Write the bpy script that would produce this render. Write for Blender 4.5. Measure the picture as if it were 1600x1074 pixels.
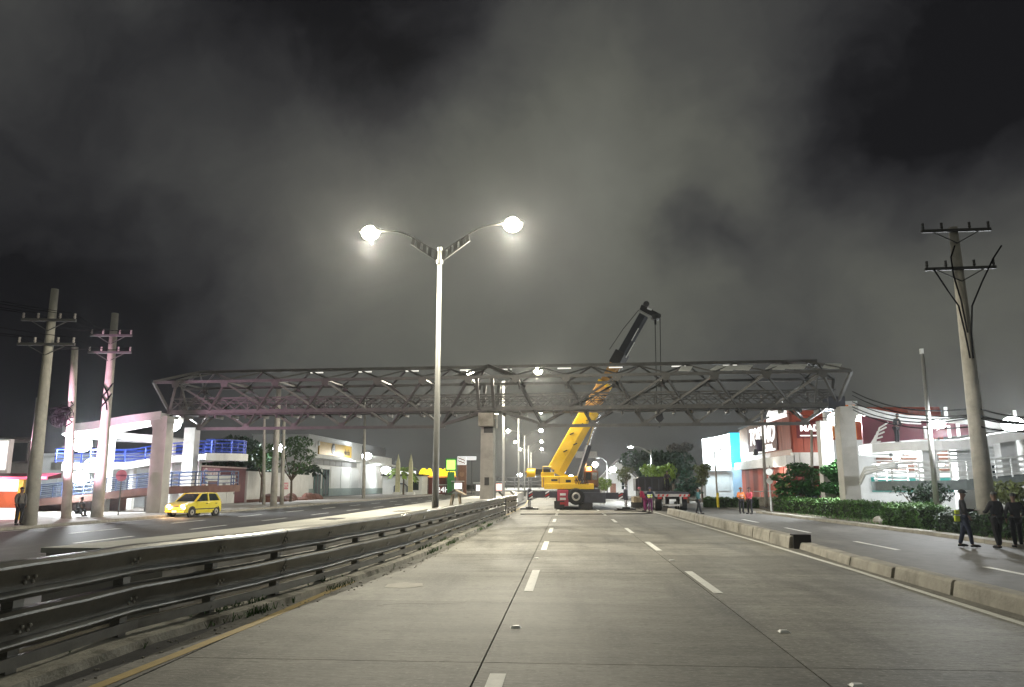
import bpy, bmesh, math, random
from mathutils import Vector, Matrix
random.seed(7)
S = bpy.context.scene
for o in list(bpy.data.objects):
    bpy.data.objects.remove(o)
COL = S.collection
R = math.radians
# ------------------------------------------------------------------ camera
FPX, EYE = 1180.0, 2.0                      # focal length in pixels of the 1600 px wide photograph, eye height
PITCH = math.atan(220 / FPX)
YAW = math.atan(87 / math.hypot(FPX, 220))
cd = bpy.data.cameras.new('camera')
cam = bpy.data.objects.new('camera', cd)
COL.objects.link(cam)
cam.location = (0, 0, EYE)
cam.rotation_euler = (R(90) + PITCH, 0, YAW)
cd.sensor_width = 36
cd.lens = FPX / 1600 * 36
cd.clip_start, cd.clip_end = 0.1, 6000
S.camera = cam
CM = cam.rotation_euler.to_matrix()


def ray(px, py):
    return CM @ Vector(((px - 800) / FPX, -(py - 537) / FPX, -1.0))


def G(px, py, z=0.0):                       # the point of the horizontal plane at height z seen at a pixel
    v = ray(px, py)
    return Vector((0, 0, EYE)) + v * ((z - EYE) / v.z)


def AT(px, py, y):                          # the point at distance y down the road seen at a pixel
    v = ray(px, py)
    return Vector((0, 0, EYE)) + v * (y / v.y)


# ------------------------------------------------------------------ night sky: low clouds lit by the town
W = bpy.data.worlds.new('World')
S.world = W
W.use_nodes = True
wn, wl = W.node_tree.nodes, W.node_tree.links
wn.clear()


def nd(t, **kw):
    n = wn.new(t)
    for k, v in kw.items():
        setattr(n, k, v)
    return n


def mth(op, a, b=None, clamp=False):
    n = nd('ShaderNodeMath', operation=op)
    n.use_clamp = clamp
    for i, x in enumerate((a, b)):
        if x is None:
            continue
        if isinstance(x, (int, float)):
            n.inputs[i].default_value = x
        else:
            wl.new(x, n.inputs[i])
    return n.outputs[0]


tc = nd('ShaderNodeTexCoord')
warp = nd('ShaderNodeTexNoise')
warp.inputs['Scale'].default_value = 3.2
warp.inputs['Detail'].default_value = 5
warp.inputs['Roughness'].default_value = 0.55
wl.new(tc.outputs['Generated'], warp.inputs['Vector'])
sub = nd('ShaderNodeVectorMath', operation='SUBTRACT')
sub.inputs[1].default_value = (0.5, 0.5, 0.5)
wl.new(warp.outputs['Color'], sub.inputs[0])
scl = nd('ShaderNodeVectorMath', operation='SCALE')
scl.inputs['Scale'].default_value = 0.30
wl.new(sub.outputs[0], scl.inputs[0])
addv = nd('ShaderNodeVectorMath', operation='ADD')
wl.new(tc.outputs['Generated'], addv.inputs[0])
wl.new(scl.outputs[0], addv.inputs[1])
nrm = nd('ShaderNodeVectorMath', operation='NORMALIZE')
wl.new(addv.outputs[0], nrm.inputs[0])
total = None
# cloud masses: direction in the sky (as seen from the road), angular size in degrees, thicker-lit (+) or open dark gap (-)
for (px, py, sig, a) in [(640, 110, 7.5, -.46), (1560, 40, 13, -.92), (1290, 190, 6, -.36), (1092, 362, 2.6, -.42),
                         (-60, 330, 17, -.56), (40, 620, 11, -.60), (800, -330, 20, -.62), (300, -200, 16, -.38), (980, 230, 8.5, .42), (830, 470, 12, .34),
                         (1420, 440, 11, .14), (500, 190, 7, .14), (200, 590, 10, -.32), (700, 720, 13, -.22), (1100, 720, 13, -.24), (1300, 660, 12, -.2), (1180, 330, 4, -.16), (420, 40, 6, -.2)]:
    d = ray(px, py).normalized()
    dot = nd('ShaderNodeVectorMath', operation='DOT_PRODUCT')
    wl.new(nrm.outputs[0], dot.inputs[0])
    dot.inputs[1].default_value = d
    k = 1.0 / (1 - math.cos(R(sig)))
    e = mth('EXPONENT', mth('MULTIPLY', mth('SUBTRACT', dot.outputs['Value'], 1.0), k))
    e = mth('MULTIPLY', e, a)
    total = e if total is None else mth('ADD', total, e)
fine = nd('ShaderNodeTexNoise')
fine.inputs['Scale'].default_value = 5.5
fine.inputs['Detail'].default_value = 7
fine.inputs['Roughness'].default_value = 0.58
wl.new(nrm.outputs[0], fine.inputs['Vector'])
total = mth('ADD', total, mth('MULTIPLY', mth('SUBTRACT', fine.outputs['Fac'], 0.5), 0.72))
val = mth('MAXIMUM', mth('ADD', mth('MULTIPLY', total, .98), 1.0), 0.12)
tint = nd('ShaderNodeMix', data_type='RGBA')
tint.inputs['A'].default_value = (0.075, 0.075, 0.090, 1)
tint.inputs['B'].default_value = (0.110, 0.112, 0.096, 1)
wl.new(mth('MULTIPLY', val, 1.0, True), tint.inputs['Factor'])
bg = nd('ShaderNodeBackground')
wl.new(tint.outputs['Result'], bg.inputs['Color'])
wl.new(val, bg.inputs['Strength'])
out = nd('ShaderNodeOutputWorld')
wl.new(bg.outputs[0], out.inputs['Surface'])

S.view_settings.view_transform = 'Standard'
S.view_settings.look = 'None'
S.view_settings.exposure = 0
S.view_settings.gamma = 1
S.view_settings.use_curve_mapping = False
S.render.engine = 'CYCLES'
S.cycles.use_denoising = True
S.cycles.max_bounces = 5
S.cycles.diffuse_bounces = 3
S.cycles.glossy_bounces = 2
S.cycles.transparent_max_bounces = 6
S.cycles.sample_clamp_indirect = 3.0
STREET_W, FLOOD_W = 6500.0, 4000.0

# ------------------------------------------------------------------ materials
MATS = {}


def M(name, col=(.5, .5, .5), rough=.7, metal=0., var=.25, scale=3., bump=0., emit=0., spots=None, stretch=(1, 1, 1), alpha_trans=0., coat=0., slab=0.):
    if name in MATS:
        return MATS[name]
    m = bpy.data.materials.new(name)
    m.use_nodes = True
    n, l = m.node_tree.nodes, m.node_tree.links
    b = n['Principled BSDF']
    b.inputs['Roughness'].default_value = rough
    b.inputs['Metallic'].default_value = metal
    b.inputs['Coat Weight'].default_value = coat
    if alpha_trans:
        b.inputs['Transmission Weight'].default_value = alpha_trans
    if emit:
        b.inputs['Emission Color'].default_value = (*col, 1)
        b.inputs['Emission Strength'].default_value = emit
        b.inputs['Base Color'].default_value = (*[min(.8, c) for c in col], 1)
        MATS[name] = m
        return m
    geo = n.new('ShaderNodeNewGeometry')
    mp = n.new('ShaderNodeMapping')
    mp.inputs['Scale'].default_value = stretch
    l.new(geo.outputs['Position'], mp.inputs['Vector'])
    t = n.new('ShaderNodeTexNoise')
    t.inputs['Scale'].default_value = scale
    t.inputs['Detail'].default_value = 6
    t.inputs['Roughness'].default_value = .62
    l.new(mp.outputs[0], t.inputs['Vector'])
    rmp = n.new('ShaderNodeValToRGB')
    lo = [c * (1 - var) for c in col]
    hi = [min(1, c * (1 + var)) for c in col]
    rmp.color_ramp.elements[0].position = .3
    rmp.color_ramp.elements[1].position = .7
    rmp.color_ramp.elements[0].color = (*lo, 1)
    rmp.color_ramp.elements[1].color = (*hi, 1)
    l.new(t.outputs['Fac'], rmp.inputs['Fac'])
    last = rmp.outputs['Color']
    if spots:                               # stains: (colour, scale, threshold, stretch)
        for (sc_, ss, th, st, amt) in spots:
            mp2 = n.new('ShaderNodeMapping')
            mp2.inputs['Scale'].default_value = st
            l.new(geo.outputs['Position'], mp2.inputs['Vector'])
            t2 = n.new('ShaderNodeTexNoise')
            t2.inputs['Scale'].default_value = ss
            t2.inputs['Detail'].default_value = 5
            t2.inputs['Roughness'].default_value = .6
            l.new(mp2.outputs[0], t2.inputs['Vector'])
            r2 = n.new('ShaderNodeMapRange')
            r2.inputs['From Min'].default_value = th
            r2.inputs['From Max'].default_value = th + .18
            r2.inputs['To Max'].default_value = amt
            l.new(t2.outputs['Fac'], r2.inputs['Value'])
            mx = n.new('ShaderNodeMix')
            mx.data_type = 'RGBA'
            mx.inputs['B'].default_value = (*sc_, 1)
            l.new(r2.outputs['Result'], mx.inputs['Factor'])
            l.new(last, mx.inputs['A'])
            last = mx.outputs['Result']
    if slab:                                # every cast slab has its own tone
        oi = n.new('ShaderNodeObjectInfo')
        mr = n.new('ShaderNodeMapRange')
        mr.inputs['To Min'].default_value = 1 - slab
        mr.inputs['To Max'].default_value = 1 + slab * .6
        l.new(oi.outputs['Random'], mr.inputs['Value'])
        hs = n.new('ShaderNodeHueSaturation')
        l.new(mr.outputs['Result'], hs.inputs['Value'])
        l.new(last, hs.inputs['Color'])
        last = hs.outputs['Color']
    l.new(last, b.inputs['Base Color'])
    if bump:
        t3 = n.new('ShaderNodeTexNoise')
        t3.inputs['Scale'].default_value = scale * 9
        t3.inputs['Detail'].default_value = 4
        l.new(mp.outputs[0], t3.inputs['Vector'])
        bp = n.new('ShaderNodeBump')
        bp.inputs['Strength'].default_value = bump
        bp.inputs['Distance'].default_value = .02
        l.new(t3.outputs['Fac'], bp.inputs['Height'])
        l.new(bp.outputs['Normal'], b.inputs['Normal'])
    MATS[name] = m
    return m


concrete_road = M('road_concrete', (.225, .217, .190), .66, var=.30, scale=1.1, stretch=(.45, 1.6, 1), bump=.45, slab=.16,
                  spots=[((.11, .107, .098), .9, .50, (1, .12, 1), .85), ((.42, .41, .365), .35, .55, (1, .5, 1), .7),
                         ((.10, .10, .095), 2.4, .66, (1, .35, 1), .55), ((.15, .145, .13), 2.2, .53, (.25, 2.2, 1), .6), ((.10, .095, .085), 12, .50, (.5, 1, 1), .7), ((.46, .45, .40), 26, .54, (.6, 1, 1), .75), ((.07, .068, .064), .42, .57, (1, .22, 1), .75), ((.055, .05, .045), 5, .66, (1, .8, 1), .7)])
joint_dark = M('joint_filler', (.05, .05, .045), .9)
asphalt = M('asphalt', (.06, .06, .06), .7, var=.25, scale=2.5, bump=.3,
            spots=[((.12, .115, .11), .5, .52, (1, .2, 1), .7), ((.03, .03, .03), 1.6, .62, (1, .3, 1), .5)])
asphalt_r = M('service_asphalt', (.14, .135, .125), .75, var=.22, scale=2.2, bump=.3,
              spots=[((.22, .21, .19), .6, .54, (1, .3, 1), .7), ((.06, .06, .055), 1.1, .6, (1, .4, 1), .6)])
white_paint = M('road_paint_white', (.72, .72, .68), .6, var=.12, scale=6, spots=[((.3, .29, .26), 9, .60, (1, 1, 1), .7)])
yellow_paint = M('road_paint_yellow', (.44, .32, .11), .6, var=.15, scale=5, spots=[((.3, .26, .17), 6, .55, (1, .4, 1), .75)])
concrete = M('concrete', (.40, .385, .35), .8, var=.18, scale=1.4, bump=.35, spots=[((.2, .19, .17), 1.1, .56, (1, 1, 2), .6)])
old_concrete = M('weathered_concrete', (.33, .31, .265), .85, var=.25, scale=2.2, bump=.5,
                 spots=[((.14, .13, .105), 1.5, .53, (1, 1, 1), .75), ((.46, .44, .39), 5, .62, (1, 1, 1), .5)])
pavement_m = M('pavement_concrete', (.36, .335, .31), .8, var=.2, scale=.9, bump=.3, spots=[((.19, .17, .15), .8, .55, (1, 1, 1), .7)])
earth = M('earth', (.06, .055, .04), .95, var=.4, scale=.8)
soil = M('soil', (.085, .075, .05), .95, var=.5, scale=5, bump=.8)
steel_paint = M('grey_steel_paint', (.085, .085, .083), .5, .1, var=.2, scale=2.5, spots=[((.20, .17, .14), 3, .6, (1, 1, 1), .6)])
steel_dark = M('dark_steel', (.07, .07, .07), .55, .4, var=.3)
galv = M('galvanised_rail', (.15, .148, .13), .36, .65, var=.22, scale=3, bump=.12, spots=[((.17, .12, .075), 4, .58, (.4, .4, 3), .6), ((.05, .045, .035), 1.2, .55, (1, .4, 3), .7)])
lamp_white = M('pale_pole_paint', (.24, .24, .23), .45, .2, var=.12)
pole_conc = M('pole_concrete', (.43, .41, .36), .85, var=.2, scale=2.2, bump=.5, spots=[((.24, .22, .19), 2.5, .57, (1, 1, .35), .6)])
white_wall = M('white_render', (.72, .73, .72), .8, var=.08, scale=.7, spots=[((.5, .5, .47), .7, .58, (1, 1, .4), .6)])
white_ramp = M('ramp_white', (.70, .70, .69), .75, var=.1, scale=1.2, spots=[((.42, .42, .41), 1.0, .57, (1, 1, .5), .6)])
grey_wall = M('grey_render', (.25, .25, .245), .8, var=.15)
maroon = M('maroon_paint', (.10, .011, .024), .6, var=.2, scale=1.5)
red_wall = M('red_cladding', (.42, .075, .035), .5, var=.25, scale=1.1, stretch=(1, 1, .2))
brick_red = M('rust_cladding', (.24, .06, .035), .6, var=.35, scale=1.2, stretch=(1, 1, .3))
copper = M('brown_cladding', (.30, .19, .13), .5, .2, var=.25, scale=1.0, stretch=(1, 1, .4))
orange_m = M('orange_panel', (.75, .22, .03), .5, var=.1)
teal_m = M('teal_panel', (.03, .27, .24), .5, var=.2)
cyan_m = M('cyan_panel', (.02, .42, .62), .5, var=.08)
pale_blue = M('pale_blue_panel', (.42, .6, .78), .5, var=.06)
glass_dark = M('dark_glass', (.02, .03, .032), .08, var=.2)
blue_rail = M('blue_rail_paint', (.03, .07, .42), .45, .1, var=.15)
navy_rail = M('navy_rail_paint', (.03, .05, .11), .5, .1, var=.2)
white_rail = M('white_rail_paint', (.62, .63, .62), .5, .1, var=.12)
yellow_c = M('crane_yellow', (.80, .50, .02), .38, var=.1, scale=.8, spots=[((.42, .2, .02), 2.2, .62, (1, 1, .5), .55)], coat=.3)
yellow_d = M('crane_boom_ochre', (.42, .22, .06), .5, var=.25)
black_m = M('black_paint', (.014, .014, .016), .4, var=.3)
dark_blue = M('dark_grey_paint', (.035, .037, .05), .45, var=.3)
rubber = M('rubber', (.012, .012, .012), .8, var=.4)
rim_m = M('wheel_rim', (.42, .40, .36), .4, .7, var=.2)
pink_red = M('red_paint', (.40, .04, .075), .45, var=.15)
stripe_w = M('reflective_white', (.8, .8, .78), .4, var=.05)
stripe_r = M('reflective_red', (.42, .025, .025), .4, var=.05)
chrome = M('bright_steel', (.72, .72, .72), .22, .9, var=.08)
taxi_y = M('taxi_yellow', (.82, .68, .04), .28, var=.04, coat=.6)
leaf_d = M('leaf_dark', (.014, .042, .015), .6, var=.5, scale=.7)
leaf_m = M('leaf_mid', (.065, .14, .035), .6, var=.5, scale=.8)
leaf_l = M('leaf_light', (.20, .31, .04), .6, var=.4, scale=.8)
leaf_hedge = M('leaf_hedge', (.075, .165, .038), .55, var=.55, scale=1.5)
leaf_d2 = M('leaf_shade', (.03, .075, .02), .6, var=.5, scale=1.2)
leaf_pale = M('leaf_pale', (.19, .18, .15), .7, var=.3)
bark = M('bark', (.12, .09, .065), .9, var=.4, scale=4, bump=.6)
skin_m = M('skin', (.20, .115, .08), .6, var=.1)
wire_m = M('cable_black', (.006, .006, .007), .95)
wire_m.node_tree.nodes['Principled BSDF'].inputs['Specular IOR Level'].default_value = .1
sign_gold = M('sign_gold', (.42, .27, .045), .45, .3, var=.15)
sign_pink = M('sign_pinkish_red', (.55, .16, .2), .5, var=.1)
white_letter = M('letter_white', (.95, .95, .92), .5, emit=1.3)
letter_plain = M('letter_pale', (.75, .68, .7), .5, var=.05)
em_street = M('street_lamp_lens', (1, .93, .70), emit=60)
em_white = M('floodlight_lens', (.93, .98, 1), emit=28)
em_sign = M('lit_sign_white', (.92, .98, 1), emit=3.2)
em_cyan = M('lit_sign_cyan', (.04, .62, .92), emit=.9)
em_yellow = M('lit_yellow', (1, .74, .02), emit=1.6)
em_green = M('lit_green', (.50, .95, .16), emit=1.3)
em_pink = M('lit_pink', (1, .14, .24), emit=1.0)
em_tube = M('lit_tube', (1, .97, .88), emit=.8)
em_head = M('headlamp', (1, .62, .3), emit=22)
em_orange = M('beacon_orange', (1, .38, .08), emit=7)


# ------------------------------------------------------------------ mesh helpers
class MB:
    def __init__(s):
        s.v, s.f = [], []

    def add(s, vs, fs):
        o = len(s.v)
        s.v += [tuple(v) for v in vs]
        s.f += [tuple(i + o for i in f) for f in fs]
        return s

    def box(s, c, d, rz=0., m=None):
        x, y, z = d[0] / 2, d[1] / 2, d[2] / 2
        vs = [Vector((a * x, b * y, e * z)) for a in (-1, 1) for b in (-1, 1) for e in (-1, 1)]
        mt = (m if m is not None else Matrix.Rotation(rz, 3, 'Z'))
        vs = [mt @ v + Vector(c) for v in vs]
        return s.add(vs, [(0, 1, 3, 2), (4, 6, 7, 5), (0, 4, 5, 1), (2, 3, 7, 6), (0, 2, 6, 4), (1, 5, 7, 3)])

    def bar(s, a, b, w, h=None, up=(0, 0, 1)):
        a, b = Vector(a), Vector(b)
        h = h or w
        t = (b - a).normalized()
        u = Vector(up)
        if abs(t.dot(u)) > .97:
            u = Vector((0, 1, 0))
        sd = t.cross(u).normalized()
        u = sd.cross(t)
        vs = []
        for p in (a, b):
            for (i, j) in ((-1, -1), (1, -1), (1, 1), (-1, 1)):
                vs.append(p + sd * (i * w / 2) + u * (j * h / 2))
        return s.add(vs, [(3, 2, 1, 0), (4, 5, 6, 7), (0, 1, 5, 4), (1, 2, 6, 5), (2, 3, 7, 6), (3, 0, 4, 7)])

    def tube(s, pts, r, n=8, cap=True):
        pts = [Vector(p) for p in pts]
        rs = r if isinstance(r, (list, tuple)) else [r] * len(pts)
        vs, fs = [], []
        for i, p in enumerate(pts):
            t = (pts[min(i + 1, len(pts) - 1)] - pts[max(i - 1, 0)]).normalized()
            u = Vector((0, 0, 1)) if abs(t.z) < .95 else Vector((0, 1, 0))
            a = t.cross(u).normalized()
            b = a.cross(t)
            for k in range(n):
                an = 2 * math.pi * k / n
                vs.append(p + (a * math.cos(an) + b * math.sin(an)) * rs[i])
        for i in range(len(pts) - 1):
            for k in range(n):
                k2 = (k + 1) % n
                fs.append((i * n + k, i * n + k2, (i + 1) * n + k2, (i + 1) * n + k))
        if cap:
            fs.append(tuple(range(n - 1, -1, -1)))
            fs.append(tuple((len(pts) - 1) * n + k for k in range(n)))
        return s.add(vs, fs)

    def prism(s, poly, axis, a, b):         # polygon in the two other axes, pushed along one axis from a to b
        n = len(poly)

        def mk(p, q):
            return {'x': (q, p[0], p[1]), 'y': (p[0], q, p[1]), 'z': (p[0], p[1], q)}[axis]
        vs = [mk(p, a) for p in poly] + [mk(p, b) for p in poly]
        fs = [tuple(range(n)), tuple(range(2 * n - 1, n - 1, -1))]
        fs += [(i, i + n, (i + 1) % n + n, (i + 1) % n) for i in range(n)]
        return s.add(vs, fs)

    def ell(s, c, r, nu=10, nv=7, z0=-1.):
        c = Vector(c)
        vs, fs = [], []
        for j in range(nv + 1):
            ph = math.asin(z0) + (math.pi / 2 - math.asin(z0)) * j / nv
            for i in range(nu):
                th = 2 * math.pi * i / nu
                vs.append(c + Vector((r[0] * math.cos(ph) * math.cos(th), r[1] * math.cos(ph) * math.sin(th), r[2] * math.sin(ph))))
        for j in range(nv):
            for i in range(nu):
                fs.append((j * nu + i, j * nu + (i + 1) % nu, (j + 1) * nu + (i + 1) % nu, (j + 1) * nu + i))
        return s.add(vs, fs)

    def sweep(s, pts, prof, closed=True):   # profile (offset to the right of travel, height) along a path
        pts = [Vector(p) for p in pts]
        n = len(prof)
        vs, fs = [], []
        for i, p in enumerate(pts):
            t = pts[min(i + 1, len(pts) - 1)] - pts[max(i - 1, 0)]
            t = Vector((t.x, t.y, 0)).normalized()
            sd = Vector((t.y, -t.x, 0))
            for (a, h) in prof:
                vs.append(p + sd * a + Vector((0, 0, h)))
        m = n if closed else n - 1
        for i in range(len(pts) - 1):
            for k in range(m):
                k2 = (k + 1) % n
                fs.append((i * n + k, i * n + k2, (i + 1) * n + k2, (i + 1) * n + k))
        if closed:
            fs.append(tuple(range(n - 1, -1, -1)))
            fs.append(tuple((len(pts) - 1) * n + k for k in range(n)))
        return s.add(vs, fs)

    def mesh(s, name):
        me = bpy.data.meshes.new(name)
        me.from_pydata(s.v, [], s.f)
        bm = bmesh.new()
        bm.from_mesh(me)
        bmesh.ops.recalc_face_normals(bm, faces=bm.faces)
        bm.to_mesh(me)
        bm.free()
        return me


def link(name, me, mat, parent=None, loc=None, rot=None, smooth=False):
    o = bpy.data.objects.new(name, me)
    if mat is not None and not me.materials:
        me.materials.append(mat)
    if smooth and isinstance(me, bpy.types.Mesh):
        me.polygons.foreach_set('use_smooth', [True] * len(me.polygons))
    COL.objects.link(o)
    if parent is not None:
        o.parent = parent
    if loc is not None:
        o.location = loc
    if rot is not None:
        o.rotation_euler = rot
    return o


def part(name, mb, mat, parent, label=None, smooth=False, bevel=0., kind=None, loc=None, rot=None):
    o = link(name, mb.mesh(name), mat, parent, loc, rot, smooth)
    if bevel:
        bv = o.modifiers.new('edge', 'BEVEL')
        bv.width = bevel
        bv.segments = 2
        bv.limit_method = 'ANGLE'
    if label:
        o['label'] = label
    if kind:
        o['kind'] = kind
    return o


def tag(o, label=None, cat=None, group=None, kind=None):
    for k, v in (('label', label), ('category', cat), ('group', group), ('kind', kind)):
        if v:
            o[k] = v
    return o


def thing(name, label, cat, loc=(0, 0, 0), rz=0., group=None):
    o = bpy.data.objects.new(name, None)
    o.empty_display_size = .2
    COL.objects.link(o)
    o.location = loc
    o.rotation_euler = (0, 0, rz)
    return tag(o, label, cat, group)


def struct(name, mb, mat, parent=None, kind='structure'):
    o = part(name, mb, mat, parent)
    if parent is None:
        tag(o, kind=kind)
    return o


def copy_tree(o, parent=None):
    c = o.copy()
    COL.objects.link(c)
    if parent is not None:
        c.parent = parent
    for ch in list(o.children):
        copy_tree(ch, c)
    return c


def light(parent, loc, power, col=(1, 1, 1), typ='POINT', size=.25, spot=150, rot=(0, 0, 0), blend=.6):
    ld = bpy.data.lights.new('lamp_light', typ)
    ld.energy = power
    ld.color = col
    ld.shadow_soft_size = size
    if typ == 'SPOT':
        ld.spot_size = R(spot)
        ld.spot_blend = blend
    o = bpy.data.objects.new('lamp_light', ld)
    COL.objects.link(o)
    o.parent = parent
    o.location = loc
    o.rotation_euler = rot
    return o


def text_mesh(body, size, extrude=.02, shear=0., bold=0.):
    cu = bpy.data.curves.new('lettering', 'FONT')
    cu.body = body
    cu.size = size
    cu.extrude = extrude
    cu.shear = shear
    cu.offset = bold
    cu.align_x = 'CENTER'
    cu.align_y = 'CENTER'
    cu.resolution_u = 2
    o = bpy.data.objects.new('tmp', cu)
    COL.objects.link(o)
    bpy.context.view_layer.update()
    me = bpy.data.meshes.new_from_object(o.evaluated_get(bpy.context.evaluated_depsgraph_get()))
    bpy.data.objects.remove(o)
    return me


def leaves(rnd, blobs, n, size, flat=.0):
    mb = MB()
    wts = [b[1][0] * b[1][1] * b[1][2] for b in blobs]
    for _ in range(n):
        c, r = rnd.choices(blobs, wts)[0]
        while True:
            p = Vector((rnd.uniform(-1, 1), rnd.uniform(-1, 1), rnd.uniform(-1, 1)))
            if .12 < p.length < 1:
                break
        p = p * (p.length ** -.45)
        p = Vector((p.x * r[0], p.y * r[1], p.z * r[2])) + Vector(c)
        s = size * rnd.uniform(.6, 1.4)
        m = Matrix.Rotation(rnd.uniform(0, 6.28), 3, 'Z') @ Matrix.Rotation(rnd.uniform(-1.1, 1.1) * (1 - flat), 3, 'X')
        q = [Vector((-s * .32, 0, 0)), Vector((0, -s * .6, s * .06)), Vector((s * .32, 0, 0)), Vector((0, s * .6, -s * .1))]
        mb.add([m @ a + p for a in q], [(0, 1, 2, 3)])
    return mb


# ------------------------------------------------------------------ ground, roads, pavements
struct('ground', MB().box((0, 900, -.25), (4000, 4200, .2)), earth)
road = struct('road', MB().box((1.0, 170, -.055), (11.6, 400, .06)), joint_dark)
# concrete slabs of the main carriageway, lane by lane
LANE = [-4.55, -1.0, 2.62, 6.75]
for li in range(3):
    w = LANE[li + 1] - LANE[li] - .022
    me = None
    for k in range(16):
        if me is None:
            me = MB().box((0, 0, -.012), (w, 4.49, .024)).mesh('concrete_slab')
        o = link('concrete_slab', me, concrete_road, road, ((LANE[li] + LANE[li + 1]) / 2, -6.65 + 4.5 * k, random.uniform(-.001, .001)))
part('far_carriageway', MB().box((1.1, 230, -.012), (11.3, 340, .024)).box((-4.82, 28, -.013), (.5, 66, .024)).box((6.95, 28, -.013), (.36, 66, .024)), concrete_road, road)
# dashes: far ends at 8.0, 17.7, 26.5, 34.2 ... m; right hand line in step with them
dash = MB().box((0, 0, .002), (.175, 3.6, .004)).mesh('lane_dash')
for k, y in enumerate([-2.6, 6.78, 16.75, 25.97, 34.45] + [43.6 + 9.1 * i for i in range(9)]):
    for x in (-.77, 2.78):
        if x > 0 and y == 6.78:
            continue
        link('lane_dash', dash, white_paint, road, (x - .012 * max(0, y - 25) * (x > 0), y, .0025))
yl = [Vector((-4.72, 2, 0)), G(150, 1074), G(400, 974), G(541, 913), G(660, 864), G(790, 806), Vector((-4.15, 75, 0)), Vector((-5.5, 110, 0))]
part('yellow_edge_line', MB().sweep(yl, [(-.075, .0025), (.075, .0025), (.075, .0065), (-.075, .0065)]), yellow_paint, road)
wl_ = [Vector((6.5, 1, 0)), G(1600, 976), G(1337, 892), G(1200, 851), G(1052, 809), Vector((6.2, 62, 0)), Vector((5.8, 100, 0))]
part('white_edge_line', MB().sweep(wl_, [(-.07, .0025), (.07, .0025), (.07, .0065), (-.07, .0065)]), white_paint, road)
# pale patch and crack in the concrete
part('patch_repair', MB().prism([(-.34, -.3), (.1, -.42), (.4, -.1), (.3, .34), (-.1, .45), (-.38, .2)], 'z', .0015, .004), M('pale_patch', (.5, .48, .43), .8, var=.15), road, loc=G(632, 915))
stud = MB().prism([(-.075, -.07), (.075, -.07), (.075, .07), (-.075, .07)], 'z', 0, .006).add(
    [(-.07, -.06, .005), (.07, -.06, .005), (.07, .06, .005), (-.07, .06, .005), (-.045, -.03, .03), (.045, -.03, .03), (.045, .03, .03), (-.045, .03, .03)],
    [(0, 1, 5, 4), (1, 2, 6, 5), (2, 3, 7, 6), (3, 0, 4, 7), (4, 5, 6, 7)])
smesh = stud.mesh('road_stud')
for i, (px, py, lab) in enumerate([(806, 981, 'white raised road stud beside the long pavement joint'), (1225, 988, 'white raised road stud alone in the middle of the right lane line'),
                                   (1340, 1073, 'white raised road stud closest to the viewer at the picture edge'), (1050, 876, 'white raised road stud just past the nearest right lane dash'),
                                   (838, 873, 'white raised road stud far up the left lane line')]):
    o = link('road_stud', smesh, stripe_w, None, G(px, py, .002))
    tag(o, lab, 'road stud', 'raised studs on the lane lines')
rc_ = random.Random(4)
for (x, y, ang, L) in ((-3.2, 13, 1.2, 1.6), (3.9, 16, -.2, 1.4), (-2.4, 21, .2, 2.6), (1.2, 24, 1.4, 3)):
    p_ = Vector((x, y, .0035))
    pts = [p_.copy()]
    for k in range(int(L / .16)):
        ang += rc_.uniform(-.45, .45)
        p_ = p_ + Vector((math.cos(ang), math.sin(ang), 0)) * .16
        pts.append(p_.copy())
    part('crack', MB().sweep(pts, [(-.003, 0), (.004, 0), (.003, .0015), (-.003, .0015)]), joint_dark, road)
# left (opposite) carriageway and right service road
LX = -24.7
opp = struct('opposite_road', MB().box((( LX - 5.0) / 2, 150, -.03), (-5.0 - LX, 420, .06)), asphalt)
for k in range(-2, 14):
    for j, x in enumerate((-20.6, -17.0)):
        L = 3.4
        link('lane_dash', dash, white_paint, opp, (x, 8 + 8.2 * k + 3.1 * j, .0025))
part('kerb_line', MB().box((LX + .5, 120, .0045), (.1, 220, .004)), white_paint, opp)
serv = struct('service_road', MB().box((10.6, 150, -.035), (7.9, 420, .06)), asphalt_r)
for k, y in enumerate((18.3, 26.8, 35.4, 44)):
    link('lane_dash', dash, white_paint, serv, (10.25 - .05 * k, y, -.0015))
# left pavement, kerb
pv = struct('pavement', MB().box((LX - 6.6, 150, .02), (12.8, 400, .16)), pavement_m)
kerbm = MB().box((0, 0, 0), (.2, 1.98, .2)).mesh('kerbstone')
for k in range(40):
    link('kerbstone', kerbm, old_concrete, pv, (LX - .1, 22 + 2 * k, .03))
# right verge: kerb along the service road
kp = [Vector((14.3, 8, 0)), Vector((14.35, 24, 0)), Vector((14.5, 32, 0)), Vector((13.9, 45, 0)), Vector((13.4, 56, 0))]
rv = struct('verge', MB().prism([(14.4, 4), (60, 4), (60, 140), (17, 140), (15.2, 60), (13.5, 56.2), (14.0, 45), (14.6, 32), (14.45, 24)], 'z', -.1, .07), soil)
for i in range(len(kp) - 1):
    a, b = kp[i], kp[i + 1]
    n = max(1, round((b - a).length / 2.0))
    for k in range(n):
        p, q = a.lerp(b, k / n), a.lerp(b, (k + .985) / n)
        part('kerbstone', MB().sweep([p, q], [(-.12, -.05), (.5, -.05), (.5, .13), (-.1, .13 + random.uniform(-.01, .01))]), old_concrete, rv)
plaza = struct('side_street', MB().prism([(13.3, 57), (17, 57), (30, 74), (30, 92), (14.5, 92)], 'z', -.02, .03), M('pale_paving', (.42, .41, .38), .7, var=.2, scale=.8))

# ------------------------------------------------------------------ raised concrete median and guardrail
gl = [Vector((-5.75, 2.0, 0)), G(30, 1072), G(210, 1004), G(400, 951), G(540, 907), G(640, 872), G(745, 826), G(788, 808)]
gl[1] = Vector((-5.62, 7.2, 0))


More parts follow.
